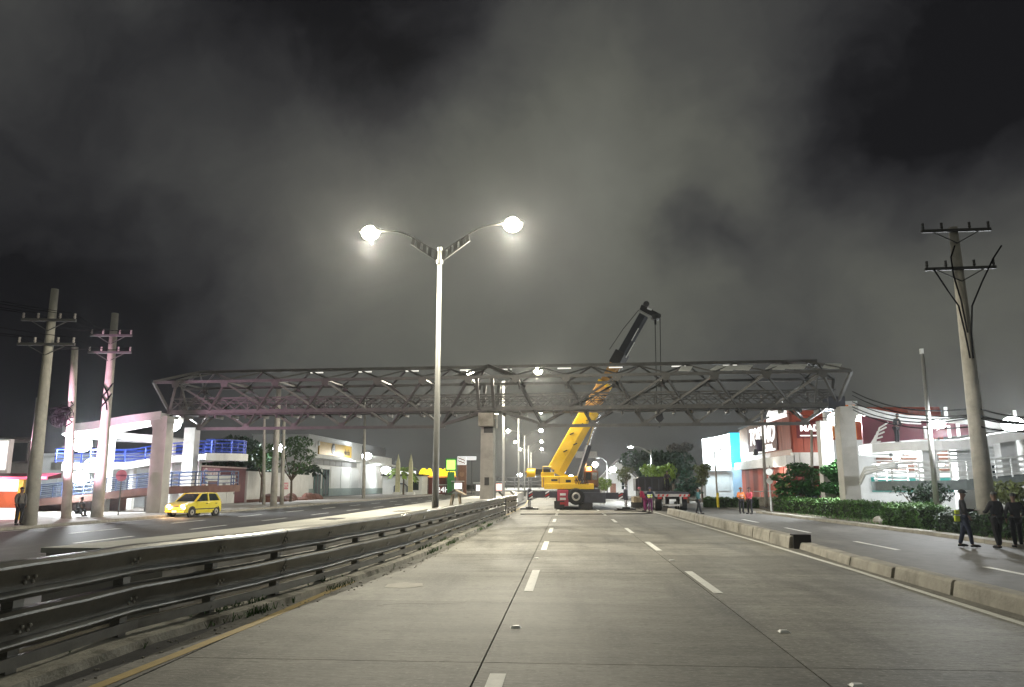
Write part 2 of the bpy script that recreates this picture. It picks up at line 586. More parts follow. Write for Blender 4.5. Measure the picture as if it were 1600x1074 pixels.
def resample(pts, step):
    out_, acc = [pts[0].copy()], 0.
    for a, b in zip(pts, pts[1:]):
        d = (b - a).length
        while acc + d >= step:
            t = (step - acc) / d
            a = a.lerp(b, t)
            out_.append(a.copy())
            d = (b - a).length
            acc = 0.
        acc += d
    return out_


med = struct('median', MB().prism([(-6.05, 11.3), (-5.85, 18), (-5.4, 30), (-5.1, 40), (-4.85, 62), (-6.3, 110), (-9.2, 110), (-7.6, 62), (-7.45, 44), (-7.05, 24), (-7.1, 17.4), (-7.55, 13), (-7.9, 11.3)], 'z', -.05, .98), concrete)
part('median_coping', MB().prism([(-5.98, 11.25), (-5.78, 18), (-5.33, 30), (-5.03, 40), (-4.78, 62), (-7.66, 62), (-7.52, 44), (-7.12, 24), (-7.17, 17.4), (-7.62, 13), (-7.96, 11.25)], 'z', .982, 1.06), M('pale_coping', (.5, .49, .44), .75, var=.14, scale=1.2, bump=.3), med)
for (px, py) in ((628, 799), (520, 811), (731, 788)):
    p = G(px, py, 1.06)
    part('drain_cover', MB().box((p.x, p.y, 1.062), (.45, .9, .012)), steel_dark, med)
# low kerb with soil under the rail
kerbl = MB().sweep([p + Vector((.16, 0, 0)) for p in gl], [(-.35, -.02), (.13, -.02), (.11, .10), (-.33, .13)])
struct('median_kerb', kerbl, M('kerb_broken', (.42, .40, .34), .9, var=.3, scale=3, bump=.8, spots=[((.07, .065, .045), 1.3, .50, (1, 1, 1), .95), ((.05, .06, .03), 4, .56, (1, .6, 1), .8)]))
sb = MB().sweep([p + Vector((.0, 0, 0)) for p in gl], [(-.5, -.02), (-.17, -.02), (-.19, .16), (-.48, .2)])
struct('soil_strip', sb, soil)
# weeds
wb = MB()
rw = random.Random(3)
samp = resample(gl, .05)
for p in samp:
    dens = .05 + .8 * (math.sin(p.y * 1.7) * .5 + .5) * (math.sin(p.y * .53 + 1) * .5 + .5)
    for _ in range(7):
        if rw.random() > dens ** 2 or p.y < 6:
            continue
        side = rw.choice((.30, .34, -.12, -.2, .05))
        b = p + Vector((side + rw.uniform(-.05, .05), rw.uniform(-.1, .1), .0 if side > .25 else .1))
        for _ in range(3):
            hh = rw.uniform(.03, .13)
            a = rw.uniform(0, 6.28)
            t = b + Vector((math.cos(a) * hh * .6, math.sin(a) * hh * .6, hh))
            w_ = Vector((-math.sin(a), math.cos(a), 0)) * .007
            wb.add([b - w_, b + w_, t + w_ * 1.4, t - w_ * .5], [(0, 1, 2, 3)])
o = part('weeds', wb, leaf_m, None)
tag(o, 'low green weeds growing along the guardrail kerb', 'weeds', kind='stuff')


def wprof(zc):                              # W-beam section, road side positive
    h = [(-.03, .205), (.06, .198), (.125, .170), (.128, .145), (.04, -.04), (.028, -.085), (.10, -.118), (.105, -.135), (.05, -.185), (-.005, -.195)]
    inner = [(a - .012, b) for a, b in reversed(h)]
    return [(a, b + zc) for a, b in h + inner]


def guardrail(label, path, first_post=.6):
    t = thing('guardrail', label, 'guardrail', path[0])
    loc = [p - path[0] for p in path]
    seg = resample(loc, 3.8)
    fine_ = resample(loc, .95)
    bend = [random.uniform(-.018, .018) for _ in fine_]
    for zc, nm in ((1.03, 'upper_beam'), (.55, 'lower_beam')):
        for i in range(0, len(fine_) - 1, 4):
            pts = [fine_[k] + Vector((bend[k], 0, bend[(k * 3) % len(bend)] * .4)) for k in range(i, min(i + 5, len(fine_)))]
            if len(pts) < 2:
                continue
            if i + 5 <= len(fine_) - 1:
                pts.append(pts[-1] + (fine_[i + 5] - fine_[i + 4]) * .25)
            part(nm, MB().sweep([q + Vector((.008 * ((i // 4) % 2), 0, 0)) for q in pts], wprof(zc)), galv, t)
    part('rub_rail', MB().sweep(loc, [(-.03, .17), (.03, .17), (.03, .29), (-.03, .29)]), galv, t)
    for i, p in enumerate(resample(loc, 1.9)):
        part('post', MB().box(p + Vector((-.085, .02, .56)), (.13, .16, 1.12)).box(p + Vector((-.085, .02, .01)), (.22, .24, .06)), galv, t)
        for zc in (1.03, .55):
            part('spacer', MB().box(p + Vector((-.016, .02, zc)), (.03, .22, .2)), galv, t)
            bb = MB()
            for dz, dx in ((.03, .085), (-.02, .06)):
                for dy_ in (-.05, .07):
                    bb.ell(p + Vector((dx + .012, dy_, zc + dz)), (.02, .022, .022), 6, 3, -.9)
            part('bolt', bb, rim_m, t)
    return t


guardrail('long double steel guardrail beside the yellow line, starting next to the viewer', gl)
gl2 = [G(790, 806), Vector((-3.9, 58, 0)), Vector((-4.6, 68, 0)), Vector((-5.8, 82, 0)), Vector((-7.2, 98, 0))]
gl2[0] = gl2[0] + Vector((-.15, 2.2, 0))
guardrail('far steel guardrail starting at the bridge pier and curving behind the crane', gl2)
# joint hardware where the two rails meet
t = thing('rail_end_marker', 'dark bent end post where the near guardrail stops by the pier', 'post', G(788, 806) + Vector((-.1, .9, 0)))
part('end_post', MB().tube([(0, 0, 0), (0, 0, 1.0), (-.15, .1, 1.35), (-.35, .1, 1.5)], .07, 6), steel_dark, t)
part('end_plate', MB().box((.05, -.05, .7), (.25, .06, .7)), steel_dark, t)

# ------------------------------------------------------------------ low concrete wall on the right
bw = thing('barrier_wall', 'low weathered concrete divider wall between main road and service road', 'low wall', (0, 0, 0))
near = [Vector((6.95, 2, 0)), Vector((7.0, 12.2, 0)), G(1510, 938), G(1334, 886), G(1240, 855)]
far = [G(1232, 857), G(1150, 832), G(1060, 808), Vector((6.75, 56, 0))]
for path, hs in ((near, (.36, .33, .28, .24, .19)), (far, (.38, .40, .40, .38))):
    pts = resample(path, 2.6)
    for i in range(len(pts) - 1):
        a, b = pts[i], pts[i + 1]
        d = (b - a)
        f = (i / max(1, len(pts) - 2))
        h = hs[0] + (hs[-1] - hs[0]) * f
        g = .025 + random.uniform(0, .02)
        dx = random.uniform(-.02, .02)
        part('concrete_block', MB().sweep([a + d * g * .5, b - d * g * .5], [(.0 + dx, -.04), (.46 + dx, -.04), (.40 + dx, h), (.09 + dx, h + random.uniform(-.015, .015)), (.05 + dx, h * .85)]), old_concrete, bw, bevel=.012)
bp = G(1240, 857)
part('end_cap', MB().box((bp.x + .25, bp.y - .1, .2), (.54, .08, .42)).box((bp.x + .25, bp.y + .05, .41), (.54, .4, .04)), black_m, bw)

# ------------------------------------------------------------------ footbridge
NL, NR = G(240, 598, 8.9), G(1330, 580, 8.9)
mid = (NL + NR) / 2
ax = (NR - NL).normalized()
ay = Vector((-ax.y, ax.x, 0))
rz = math.atan2(ax.y, ax.x)
br = thing('footbridge', 'long grey steel truss footbridge spanning the whole road', 'footbridge', (mid.x, mid.y, 0), rz)


def S_of(px, py, off):                      # distance along the bridge of a point seen at a pixel, in the plane set back by off
    v = ray(px, py)
    P0 = NL + ay * off
    tt = (P0 - Vector((0, 0, EYE))).dot(ay) / v.dot(ay)
    p = Vector((0, 0, EYE)) + v * tt
    return (p - Vector((mid.x, mid.y, 0))).dot(ax)


HL = (NR - NL).length / 2
ZT, ZK, ZD, ZH, ZR, DP = 8.9, 5.82, 6.95, 7.88, 9.85, 1.8
nodes = {-1: [S_of(x, 594, 0) for x in (276, 352, 431, 509, 590, 660, 732)], 1: [S_of(x, 585, 0) for x in (806, 884, 963, 1040, 1116, 1197, 1285)]}
keel = {-1: [S_of(x, 668, DP) for x in (313, 385, 460, 534, 611, 690)], 1: [S_of(x, 665, DP) for x in (847, 925, 1007, 1088, 1170, 1258)]}
P = lambda s, y, z: Vector((s, y, z))
steel = steel_paint
part('top_chord', MB().bar(P(-HL, 0, ZT), P(HL, 0, ZT), .2, .18), steel, br)
part('top_chord', MB().bar(P(-HL, 2 * DP, ZT), P(HL, 2 * DP, ZT), .2, .18), steel, br)
part('ridge_chord', MB().bar(P(-HL + 2.3, DP, ZR), P(HL - 1.5, DP, ZR), .2, .2), steel, br)
for sg in (-1, 1):
    k = keel[sg]
    part('keel_chord', MB().bar(P(k[0] - .2, DP, ZK), P(k[-1] + .2, DP, ZK), .2, .2), steel, br)
dy = DP * (ZD - ZK) / (ZT - ZK)
yN, yF = DP - dy, DP + dy                   # deck edges lie in the faces of the inverted triangle
for y in (yN, yF):
    part('deck_edge_beam', MB().bar(P(-HL + .5, y, ZD), P(HL - .5, y, ZD), .16, .26), steel, br)
n_ = 40
pw = (2 * HL - 1.2) / n_
dm = MB().box((0, 0, 0), (pw - .03, yF - yN - .2, .08)).mesh('deck_panel')
for i in range(n_):
    link('deck_panel', dm, steel_dark, br, (-HL + .6 + pw * (i + .5), DP, ZD - .19))
jm = MB().box((0, 0, 0), (.12, yF - yN - .18, .2)).mesh('deck_joist')
for i in range(0, n_ + 1):
    link('deck_joist', jm, steel_dark, br, (-HL + .6 + pw * i, DP, ZD - .34))


def strut(nm, a, b, w=.14):
    return part(nm, MB().bar(a, b, w, w), steel, br)


for sg in (-1, 1):
    N, K = nodes[sg], keel[sg]
    for y0 in (0, 2 * DP):
        for i in range(len(N)):
            if sg < 0:
                js = (i + 1, i - 1)
            else:
                js = (i, i - 2)
            for j in js:
                if 0 <= j < len(K):
                    strut('diagonal_brace', P(N[i], y0, ZT - .1), P(K[j], DP, ZK + .1), .125)
    # roof bracing between the top chords and the ridge
    for y0 in (0, 2 * DP):
        for i in range(len(N)):
            for d in (-1, 1):
                s2 = (N[i] + (N[i + d] if 0 <= i + d < len(N) else N[i] + d * 1.6)) / 2
                s2 = max(-HL + 2.3, min(HL - 1.5, s2))
                strut('roof_brace', P(N[i], y0, ZT + .1), P(s2, DP, ZR - .1), .095)
    # cross ties
    for i in range(len(N)):
        strut('cross_tie', P(N[i], .1, ZT), P(N[i], 2 * DP - .1, ZT), .1)
    for i in range(len(N)):
        for y0, s_y in ((0, -1), (2 * DP, 1)):
            part('gusset_plate', MB().prism([(N[i] - .32, ZT + .06), (N[i] + .32, ZT + .06), (N[i] + .2, ZT - .38), (N[i] - .2, ZT - .38)], 'y', y0 + s_y * .105, y0 + s_y * .125), steel, br)
    for i in range(len(K)):
        part('gusset_plate', MB().prism([(K[i] - .3, ZK - .06), (K[i] + .3, ZK - .06), (K[i] + .18, ZK + .34), (K[i] - .18, ZK + .34)], 'y', DP - .125, DP - .105), steel, br)
for e, sg in ((-HL, 1), (HL, -1)):
    for y0, yd in ((0, yN), (2 * DP, yF)):
        strut('end_strut', P(e, y0, ZT), P(e + sg * .6, yd, ZD + .1), .17)
        strut('end_strut', P(nodes[-sg][0 if sg > 0 else -1], y0, ZT - .1), P(e + sg * .65, yd, ZD + .1), .15)
        strut('hip_rafter', P(e, y0, ZT + .05), P(e + sg * 2.2, DP, ZR), .16)
        strut('end_strut', P(e + sg * .9, yd, ZD + .1), P(keel[-sg][0 if sg > 0 else -1], DP, ZK + .1), .16)
        strut('gate_post', P(e + sg * 2.0, yd, ZD), P(e + sg * 2.0, y0, ZT), .09)
for s_, e in ((keel[-1][-1], -1.4), (keel[1][0], 1.4)):
    for yd in (yN, yF):
        strut('pier_brace', P(s_, DP, ZK + .1), P(nodes[-1][-1] + 1.0 if e < 0 else nodes[1][0] - 1.2, yd, ZD - .1), .17)
cs = S_of(763, 600, DP)
for y0 in (0, 2 * DP):                      # portal over the pier
    for d in (-.5, .5):
        strut('portal_post', P(cs + d, DP + (y0 - DP) * .5, ZD), P(cs + d, y0, ZT), .2)
    strut('portal_rafter', P(cs - 2.2, y0, ZT), P(cs, DP, ZR + .1), .2)
    strut('portal_rafter', P(cs + 2.2, y0, ZT), P(cs, DP, ZR + .1), .2)
# railings with crossed bars
bn = 28
for y, face in ((yN - .05, 'near'), (yF + .05, 'far')):
    rl = part('railing', MB().bar(P(-HL + .7, y, ZH), P(HL - .7, y, ZH), .1, .1).bar(P(-HL + .7, y, (ZH + ZD) / 2 + .12), P(HL - .7, y, (ZH + ZD) / 2 + .12), .05, .05), steel, br)
    step = (2 * HL - 1.6) / 48
    pm = MB().bar((0, 0, ZD + .1), (0, 0, ZH), .06).mesh('post')
    am = MB().bar((0, 0, ZD + .14), (step, 0, ZH - .05), .055).mesh('cross_bar')
    bm_ = MB().bar((0, .05, ZH - .05), (step, .05, ZD + .14), .055).mesh('cross_bar')
    for k in range(48):
        x = -HL + .8 + step * k
        if k % 3 == 0:
            link('post', pm, steel, rl, (x, y + .05, 0))
        link('cross_bar', am, steel, rl, (x, y, 0))
        link('cross_bar', bm_, steel, rl, (x, y, 0))
# tubes of light under the roof
for px in (497, 572, 645, 730, 790, 882, 962, 1060, 1140):
    s_ = S_of(px, 578, DP)
    tl = part('tube_light', MB().bar(P(s_ - .45, DP - .2, ZR - .22), P(s_ + .45, DP - .2, ZR - .22), .09, .07), em_tube, br)
for px, w in ((1072, .5), (1133, 1.0), (1162, .7), (1216, .8), (1246, .8), (1302, .7)):  # light caught by the roof braces, modelled as pale slanted pieces
    s_ = S_of(px, 580, .6)
    part('brace_highlight', MB().add([P(s_ - w, .5, ZT + .28), P(s_ + w * .4, .3, ZT + .2), P(s_ + w, 1.1, ZT + .62), P(s_ - w * .4, 1.2, ZT + .66), P(s_ - w, .5, ZT + .30), P(s_ + w * .4, .3, ZT + .22), P(s_ + w, 1.1, ZT + .64), P(s_ - w * .4, 1.2, ZT + .68)],
                                [(0, 3, 2, 1), (4, 5, 6, 7), (0, 1, 5, 4), (1, 2, 6, 5), (2, 3, 7, 6), (3, 0, 4, 7)]), M('pale_brace_highlight', (.75, .76, .74), .5, var=.1), br)
# concrete supports
pc = Vector((mid.x, mid.y, 0)) + ax * cs + ay * DP
pier = thing('bridge_pier', 'grey square concrete pier in the median carrying the footbridge', 'pier', (pc.x, pc.y, 0), rz)
part('shaft', MB().add([(-.46, -.5, 0), (.46, -.5, 0), (.46, .5, 0), (-.46, .5, 0), (-.42, -.46, 5.75), (.42, -.46, 5.75), (.42, .46, 5.75), (-.42, .46, 5.75)],
                       [(0, 1, 5, 4), (1, 2, 6, 5), (2, 3, 7, 6), (3, 0, 4, 7), (4, 5, 6, 7)]), concrete, pier, bevel=.02)
part('head_block', MB().box((0, 0, 6.2), (1.0, 2.2, .88)), old_concrete, pier, bevel=.02)
part('bearing', MB().box((.1, 0, 5.55), (.62, 1.06, .4)), black_m, pier)
part('drain_pipe', MB().tube([(.55, -.3, .9), (.55, -.3, 6.3)], .05, 6), lamp_white, pier)
part('cable_box', MB().box((.02, -.53, 2.2), (.3, .1, .5)), steel_dark, pier)
wallc = M('bridge_column_concrete', (.47, .46, .44), .8, var=.12, scale=1.2, bump=.3)


def column(label, x, y, h, w, d, rzz=0., cap=None):
    c = thing('bridge_column', label, 'column', (x, y, 0), rzz, 'columns under the footbridge ends')
    part('shaft', MB().box((0, 0, h / 2), (w, d, h)), wallc, c, bevel=.03)
    if cap:
        part('cap_beam', MB().prism([(-cap[0], h - .1), (-cap[0] * .5, h - .75), (cap[1] * .5, h - .75), (cap[1], h - .1), (cap[1], h + .35), (-cap[0], h + .35)], 'y', -d / 2 - .05, d / 2 + .05), wallc, c)
    return c


c1 = AT(246, 780, 50.9)
column('mauve grey left bridge column nearest the kerb, behind the taxi bonnet', c1.x, 50.9, 6.3, 1.0, 1.0, 0, (.7, .5))
c2 = AT(294, 760, 55.5)
column('bright floodlit left bridge column standing behind the yellow taxi', c2.x, 55.5, 6.2, .85, .85)
c3 = AT(1293, 740, 52.5)
column('bright floodlit right bridge column in front of the red building', c3.x, 52.5, 6.2, .8, .8)
c4 = AT(1326, 740, 48.6)
column('grey shaded right bridge column nearest the ramp', c4.x, 48.6, 6.4, .95, 1.0, 0, (.4, .7))
# joint block at the right end
part('end_gusset', MB().box(P(HL - .7, yN, ZD + .1), (1.0, .3, .8)), dark_blue, br)
part('end_gusset', MB().box(P(HL - .7, yF, ZD + .1), (1.0, .3, .8)), dark_blue, br)


def flood(label, loc, power, col=(.93, .98, 1.), d=.5, r=.5, group='floodlights around the footbridge'):
    """a white globe-fronted floodlight: housing, bracket, lens"""
    f = thing('floodlight', label, 'floodlight', loc, 0, group)
    part('housing', MB().prism([(-.3, .12), (.3, .12), (.24, .3), (-.24, .3)], 'x', -.28, .28), steel_dark, f)
    part('bracket', MB().bar((0, .1, .3), (0, .1, .65), .06), steel_dark, f)
    part('lens', MB().ell((0, -.05, .0), (.34 * d / .5, .2, .24 * d / .5), 12, 6), em_white, f)  # large d widens the lens to stand in for glare
    light(f, (0, -.55, -.15), power, col, 'POINT', .3)
    return f


flood('floodlight under the left end of the footbridge between two columns', AT(267, 663, 52.3), FLOOD_W * 1.6, d=1.2)
flood('floodlight under the right end of the footbridge between two columns', AT(1309, 655, 50.6), FLOOD_W * 1.2, d=1.0)


# ------------------------------------------------------------------ ramps
def ramp(label, loc):
    return thing('pedestrian_ramp', label, 'ramp', loc)


def arc(cx, cy, r, a0, a1, z0, z1, n=10):
    return [Vector((cx + r * math.cos(R(a0 + (a1 - a0) * i / n)), cy + r * math.sin(R(a0 + (a1 - a0) * i / n)), z0 + (z1 - z0) * i / n)) for i in range(n + 1)]


def flight(t, path, half, thick, mat, rail=None, edge=None, sides=(-1, 1), hgt=1.1, bars=4, slabname='ramp_slab'):
    part(slabname, MB().sweep(path, [(-half, -thick), (half, -thick), (half, 0), (-half, 0)]), mat, t)
    if edge:
        for s in (-1, 1):
            part('edge_beam', MB().sweep(path, [(s * half + .003, -thick - .12), (s * (half + .12), -thick - .12), (s * (half + .12), .12), (s * half + .003, .12)]), edge, t)
    if rail:
        for s in sides:
            off = []
            for i, p in enumerate(path):
                d = path[min(i + 1, len(path) - 1)] - path[max(i - 1, 0)]
                d = Vector((d.x, d.y, 0)).normalized()
                off.append(p + Vector((d.y, -d.x, 0)) * (half - .06) * s)
            rl_ = None
            for k in range(bars):
                z = hgt * (k + 1) / bars
                mb = MB().tube([q + Vector((0, 0, z)) for q in off], .032 if k < bars - 1 else .045, 5)
                if rl_ is None:
                    rl_ = part('railing', mb, rail, t)
                else:
                    part('rail_bar', mb, rail, rl_)
            for q in resample(off, 1.6):
                part('post', MB().bar(q, q + Vector((0, 0, hgt)), .07), rail, rl_)


lr = ramp('white switchback pedestrian ramp with blue railings at the left bridge end', (0, 0, 0))
bl = Vector((mid.x, mid.y, 0)) + ax * (-HL + .3) + ay * DP
flight(lr, [Vector((bl.x + .2, bl.y, 6.85)), Vector((bl.x - 2.5, bl.y + .2, 6.55)), Vector((-32.8, 52.0, 6.2))] + arc(-32.8, 55.2, 3.2, 270, 90, 6.15, 5.7, 12)[1:] + [Vector((-31.0, 58.4, 5.55))], 1.3, .32, white_ramp, None, white_ramp)
flight(lr, arc(-34.0, 55.6, 3.0, 250, 90, 3.4, 3.6, 12) + [Vector((-31.5, 58.6, 4.0)), Vector((-28.5, 58.6, 4.2))] + arc(-28.0, 56.4, 2.2, 90, -60, 4.25, 4.1, 10)[1:], 1.2, .28, white_ramp, blue_rail, white_ramp)
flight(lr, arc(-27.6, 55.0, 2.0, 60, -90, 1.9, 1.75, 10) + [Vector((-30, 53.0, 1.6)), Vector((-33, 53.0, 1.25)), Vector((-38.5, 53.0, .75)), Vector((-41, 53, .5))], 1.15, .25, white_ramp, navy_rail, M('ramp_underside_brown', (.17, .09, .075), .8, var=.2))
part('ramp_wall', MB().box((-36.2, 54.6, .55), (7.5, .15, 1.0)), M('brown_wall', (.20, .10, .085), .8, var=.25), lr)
for x, y, h in ((-31.2, 58.2, 5.2), (-34.4, 58.4, 3.3), (-33.4, 53.6, 5.85), (-29.2, 58.6, 3.9), (-30.6, 54.4, 1.3)):
    part('ramp_column', MB().box((x, y, h / 2), (.42, .42, h)), white_ramp, lr)
flood('left floodlight of the upper pair under the ramp, between two utility poles', AT(124, 673, 53.5), FLOOD_W, d=1.0)
flood('right floodlight of the upper pair under the ramp, beside the third pole', AT(148, 672, 54.5), FLOOD_W, d=1.3)
flood('floodlight just above the blue ramp railing', AT(129, 695, 55), FLOOD_W * .8, d=1.2)
flood('floodlight just below the blue ramp railing on the pole side', AT(146, 727, 56), FLOOD_W * .8, d=1.1)
flood('lowest floodlight of the left ramp, above the navy railing', AT(126, 746, 52.0), FLOOD_W * .6, d=1.0)
# wall of shops behind the left ramp
t = thing('shop_building', 'white lit shop wall behind the left ramp', 'building', (-45.0, 63.5, 0))
part('wall', MB().box((0, 0, 2.2), (24, .4, 4.4)), white_wall, t)
for x in (-9, -6, -3, 0, 3, 6, 9):
    part('shutter', MB().box((x, -.24, 1.5), (2.2, .08, 2.8)), M('shutter_pale', (.6, .62, .64), .5, .2, var=.1, scale=14, stretch=(.01, .01, 1)), t)
part('cornice', MB().box((0, -.3, 4.5), (24.4, .9, .25)), white_wall, t)

rr = ramp('white looping pedestrian ramp at the right bridge end behind the hedge', (0, 0, 0))
e = Vector((mid.x, mid.y, 0)) + ax * (HL - .3) + ay * DP
r1 = AT(1525, 662, 50.5)
flight(rr, [Vector((e.x, e.y, 6.75)), AT(1400, 655, 49.8), r1, AT(1640, 667, 51.5)], 1.2, .28, white_ramp, None, white_ramp)
ra, rb = AT(1378, 700, 46.2), AT(1640, 667, 46.2)
flight(rr, arc(22.3, 48.8, 2.6, 90, 270, 4.2, 4.35, 12) + [Vector((24.3, 46.2, 4.7)), Vector((27.5, 46.2, 5.2)), Vector((31, 46.2, 5.6))], 1.25, .3, white_ramp, None, white_ramp)
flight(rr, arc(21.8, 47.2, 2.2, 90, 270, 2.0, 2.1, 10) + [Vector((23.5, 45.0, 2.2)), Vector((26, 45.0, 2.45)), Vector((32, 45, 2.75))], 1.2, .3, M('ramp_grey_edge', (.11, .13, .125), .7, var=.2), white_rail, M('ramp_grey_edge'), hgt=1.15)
for px, y, h in ((1450, 47.5, 4.3), (1573, 47.5, 5.0), (1503, 48.2, 4.7), (1610, 48, 5)):
    p = AT(px, 730, y)
    part('ramp_column', MB().box((p.x, y, h / 2), (.85, .7, h)), white_ramp, rr)
bn0, bn1 = AT(1352, 684, 48.2), AT(1522, 684, 48.2)
part('maroon_banner', MB().prism([(bn0.x, 4.45), (bn1.x, 5.0), (bn1.x, 5.62), (bn0.x, 6.2)], 'y', 48.6, 48.66), maroon, rr)
for k in range(5):
    px = 1356 + k * 3
    part('painted_stroke', MB().tube([AT(px, 699 - k * 2.2, 48.45), AT(px + 6, 693 - k * 6, 48.45), AT(px + 20, 690 - k * 7.5, 48.45)], .05, 4), stripe_w, rr)
for k in range(3):
    part('curved_pipe', MB().tube([AT(1344, 757 - 5 * k, 46.0), AT(1352, 741 - 5 * k, 45.2), AT(1372, 735 - 3 * k, 44.6), AT(1398, 729 - 3 * k, 44.4), AT(1402, 732 - 3 * k, 44.6)], .07, 6), white_rail, rr)
for k in range(4):
    part('slat', MB().box((AT(1517, 712, 47).x, 47.0, AT(1500, 700 + 6 * k, 47).z), (2.6, .08, .14)), white_rail, rr)
for px, py in ((1446, 676), (1483, 675), (1497, 672), (1478, 646), (1586, 651)):
    p = AT(px, py, 47.6)
    part('marker_post', MB().box((p.x, 47.6, p.z), (.16, .1, .75)), stripe_w, rr)
flood('floodlight under the white ramp at the right picture edge', AT(1582, 664, 46.6), FLOOD_W * .6, d=1.0)
flood('small floodlight under the looping ramp, below the person', AT(1400, 716, 49.6), FLOOD_W * .22, d=.3)
flood('small floodlight beside the white ramp column behind the street lamp post', AT(1468, 728, 48.6), FLOOD_W * .14, d=.3)
# shops behind the right ramp
t = thing('shop_building', 'white shop front with brown shutters and teal panels behind the right ramp', 'building', (31, 61, 0))
part('wall', MB().box((0, 0, 2.7), (22, .4, 5.4)), white_wall, t)
part('teal_panel', MB().box((-4, -.26, 2.0), (7.5, .1, 1.1)), teal_m, t)
for k in range(6):
    part('brown_slat', MB().box((-4 + .0 * k, -.28, 3.1 + .28 * k), (6.5, .1, .16)), M('brown_slat', (.2, .085, .05), .6, var=.3), t)
for x in (-9.5, 2, 4.5, 7, 9.5):
    part('window', MB().box((x, -.24, 2.4), (1.5, .08, 2.2)), glass_dark, t)
    part('frame', MB().box((x, -.29, 3.55), (1.7, .06, .12)).box((x, -.29, 1.25), (1.7, .06, .12)), white_rail, t)
part('orange_panel', MB().box((-9.6, -.3, 6.8), (2.0, .3, 2.6)), orange_m, t)
part('white_pilaster', MB().box((-10.8, -.4, 4), (.4, .5, 8.4)).box((-9.7, -.4, 8.25), (2.5, .5, .25)), white_wall, t)
flood('shop floodlight high on the white front behind the right ramp', (27.5, 58.4, 4.9), FLOOD_W * .22, d=.3)


# ------------------------------------------------------------------ street lamps
def lamp_double():
    t = thing('street_lamp', '', 'street lamp', (0, 0, 0), 0, 'double armed street lamps along the median')
    H = 10.3
    part('pole', MB().tube([(0, 0, 0), (0, 0, 1.0), (0, 0, H)], [.135, .125, .085], 12), lamp_white, t, smooth=True)
    part('base_plate', MB().box((0, 0, .03), (.5, .5, .06)), steel_dark, t)
    part('collar', MB().tube([(0, 0, H - .55), (0, 0, H - .4)], .13, 12).tube([(0, 0, H + .0), (0, 0, H + .12)], .11, 12), lamp_white, t)
    for s in (-1, 1):
        # perforated bracket: two flanges and a web with round holes left open between ties
        br_ = part('bracket', MB().bar((s * .1, 0, H - .05), (s * 1.16, 0, H + .62), .06, .05).bar((s * .1, 0, H - .42), (s * 1.2, 0, H + .36), .06, .05), lamp_white, t)
        a0, a1 = Vector((s * .1, 0, H - .05)), Vector((s * 1.16, 0, H + .62))
        b0, b1 = Vector((s * .1, 0, H - .42)), Vector((s * 1.2, 0, H + .36))
        for k in range(5):
            f = .06 + k * .215
            part('web_plate', MB().bar(a0.lerp(a1, f), b0.lerp(b1, f), .15, .03, up=(0, 1, 0)), lamp_white, br_)
        part('arm', MB().tube([(s * .85, 0, H + .40), (s * 1.15, 0, H + .62), (s * 1.5, 0, H + .80), (s * 1.9, 0, H + .91), (s * 2.5, 0, H + .95)], .04, 8), lamp_white, t, smooth=True)
        hd = part('lamp_head', MB().prism([(-.4, .02), (.4, .0), (.45, .06), (.25, .17), (-.25, .19), (-.45, .1)], 'y', -.17, .17), lamp_white, t, loc=(s * 2.9, 0, H + .92), rot=(0, 0, 0 if s > 0 else math.pi))
        part('lens', MB().ell((0, 0, -.03), (.36, .30, .29), 16, 9), em_street, hd)  # lens oversized so its shape takes in the lamp's bloom
        light(hd, (0, 0, -.36), STREET_W, (1, .93, .75), 'SPOT', .1, 178, (0, 0, 0), .12)
    return t


L0 = lamp_double()
spots = [(-4.88, 28.2, 'nearest street lamp, tall double armed pole in front of the footbridge'),
         (-5.2, 62, 'second street lamp, standing just behind the bridge pier'),
         (-6.2, 97, 'third double street lamp along the median'),
         (-7.4, 132, 'fourth double street lamp along the median'),
         (-8.5, 167, 'fifth double street lamp along the median'),
         (-9.6, 202, 'sixth double street lamp, farthest down the median')]
for i, (x, y, lab) in enumerate(spots):
    o = L0 if i == 0 else copy_tree(L0)
    o.location = (x, y, .0)
    if i == 0:
        o.location.z = .72
    o.rotation_euler.z = -.10
    o['label'] = lab


def lamp_single(label, base, h, reach, lens_mat, power, arms=True, side=-1, dirx=None, pale=lamp_white):
    t = thing('street_lamp', label, 'street lamp', base)
    part('pole', MB().tube([(0, 0, 0), (0, 0, h)], [.11, .07], 10), pale, t, smooth=True)
    part('arm', MB().tube([(0, 0, h - .5), (side * reach * .35, 0, h + .05), (side * reach * .7, 0, h + .32), (side * reach, 0, h + .36)], .05, 6), pale, t, smooth=True)
    part('bracket', MB().bar((0, 0, h - .45), (side * reach * .45, 0, h + .1), .05, .16), pale, t)
    hd = part('lamp_head', MB().prism([(-.35, .02), (.35, 0), (.4, .06), (.2, .16), (-.35, .16)], 'y', -.15, .15), pale, t, loc=(side * (reach + .3), 0, h + .32))
    part('lens', MB().ell((0, 0, 0), (.33, .18, .13), 12, 6), lens_mat, hd)
    light(hd, (0, 0, -.3), power, (.9, .97, 1), 'SPOT', .2, 160, (0, 0, 0), .4)
    return t


lb = AT(1020, 790, 88)
lamp_single('curved arm street lamp behind the flatbed lorry', (lb.x, 88, 0), 5.9, 2.0, em_white, 7000)
lb = AT(846, 770, 120)

# ------------------------------------------------------------------ utility poles and cables
POLES = {}


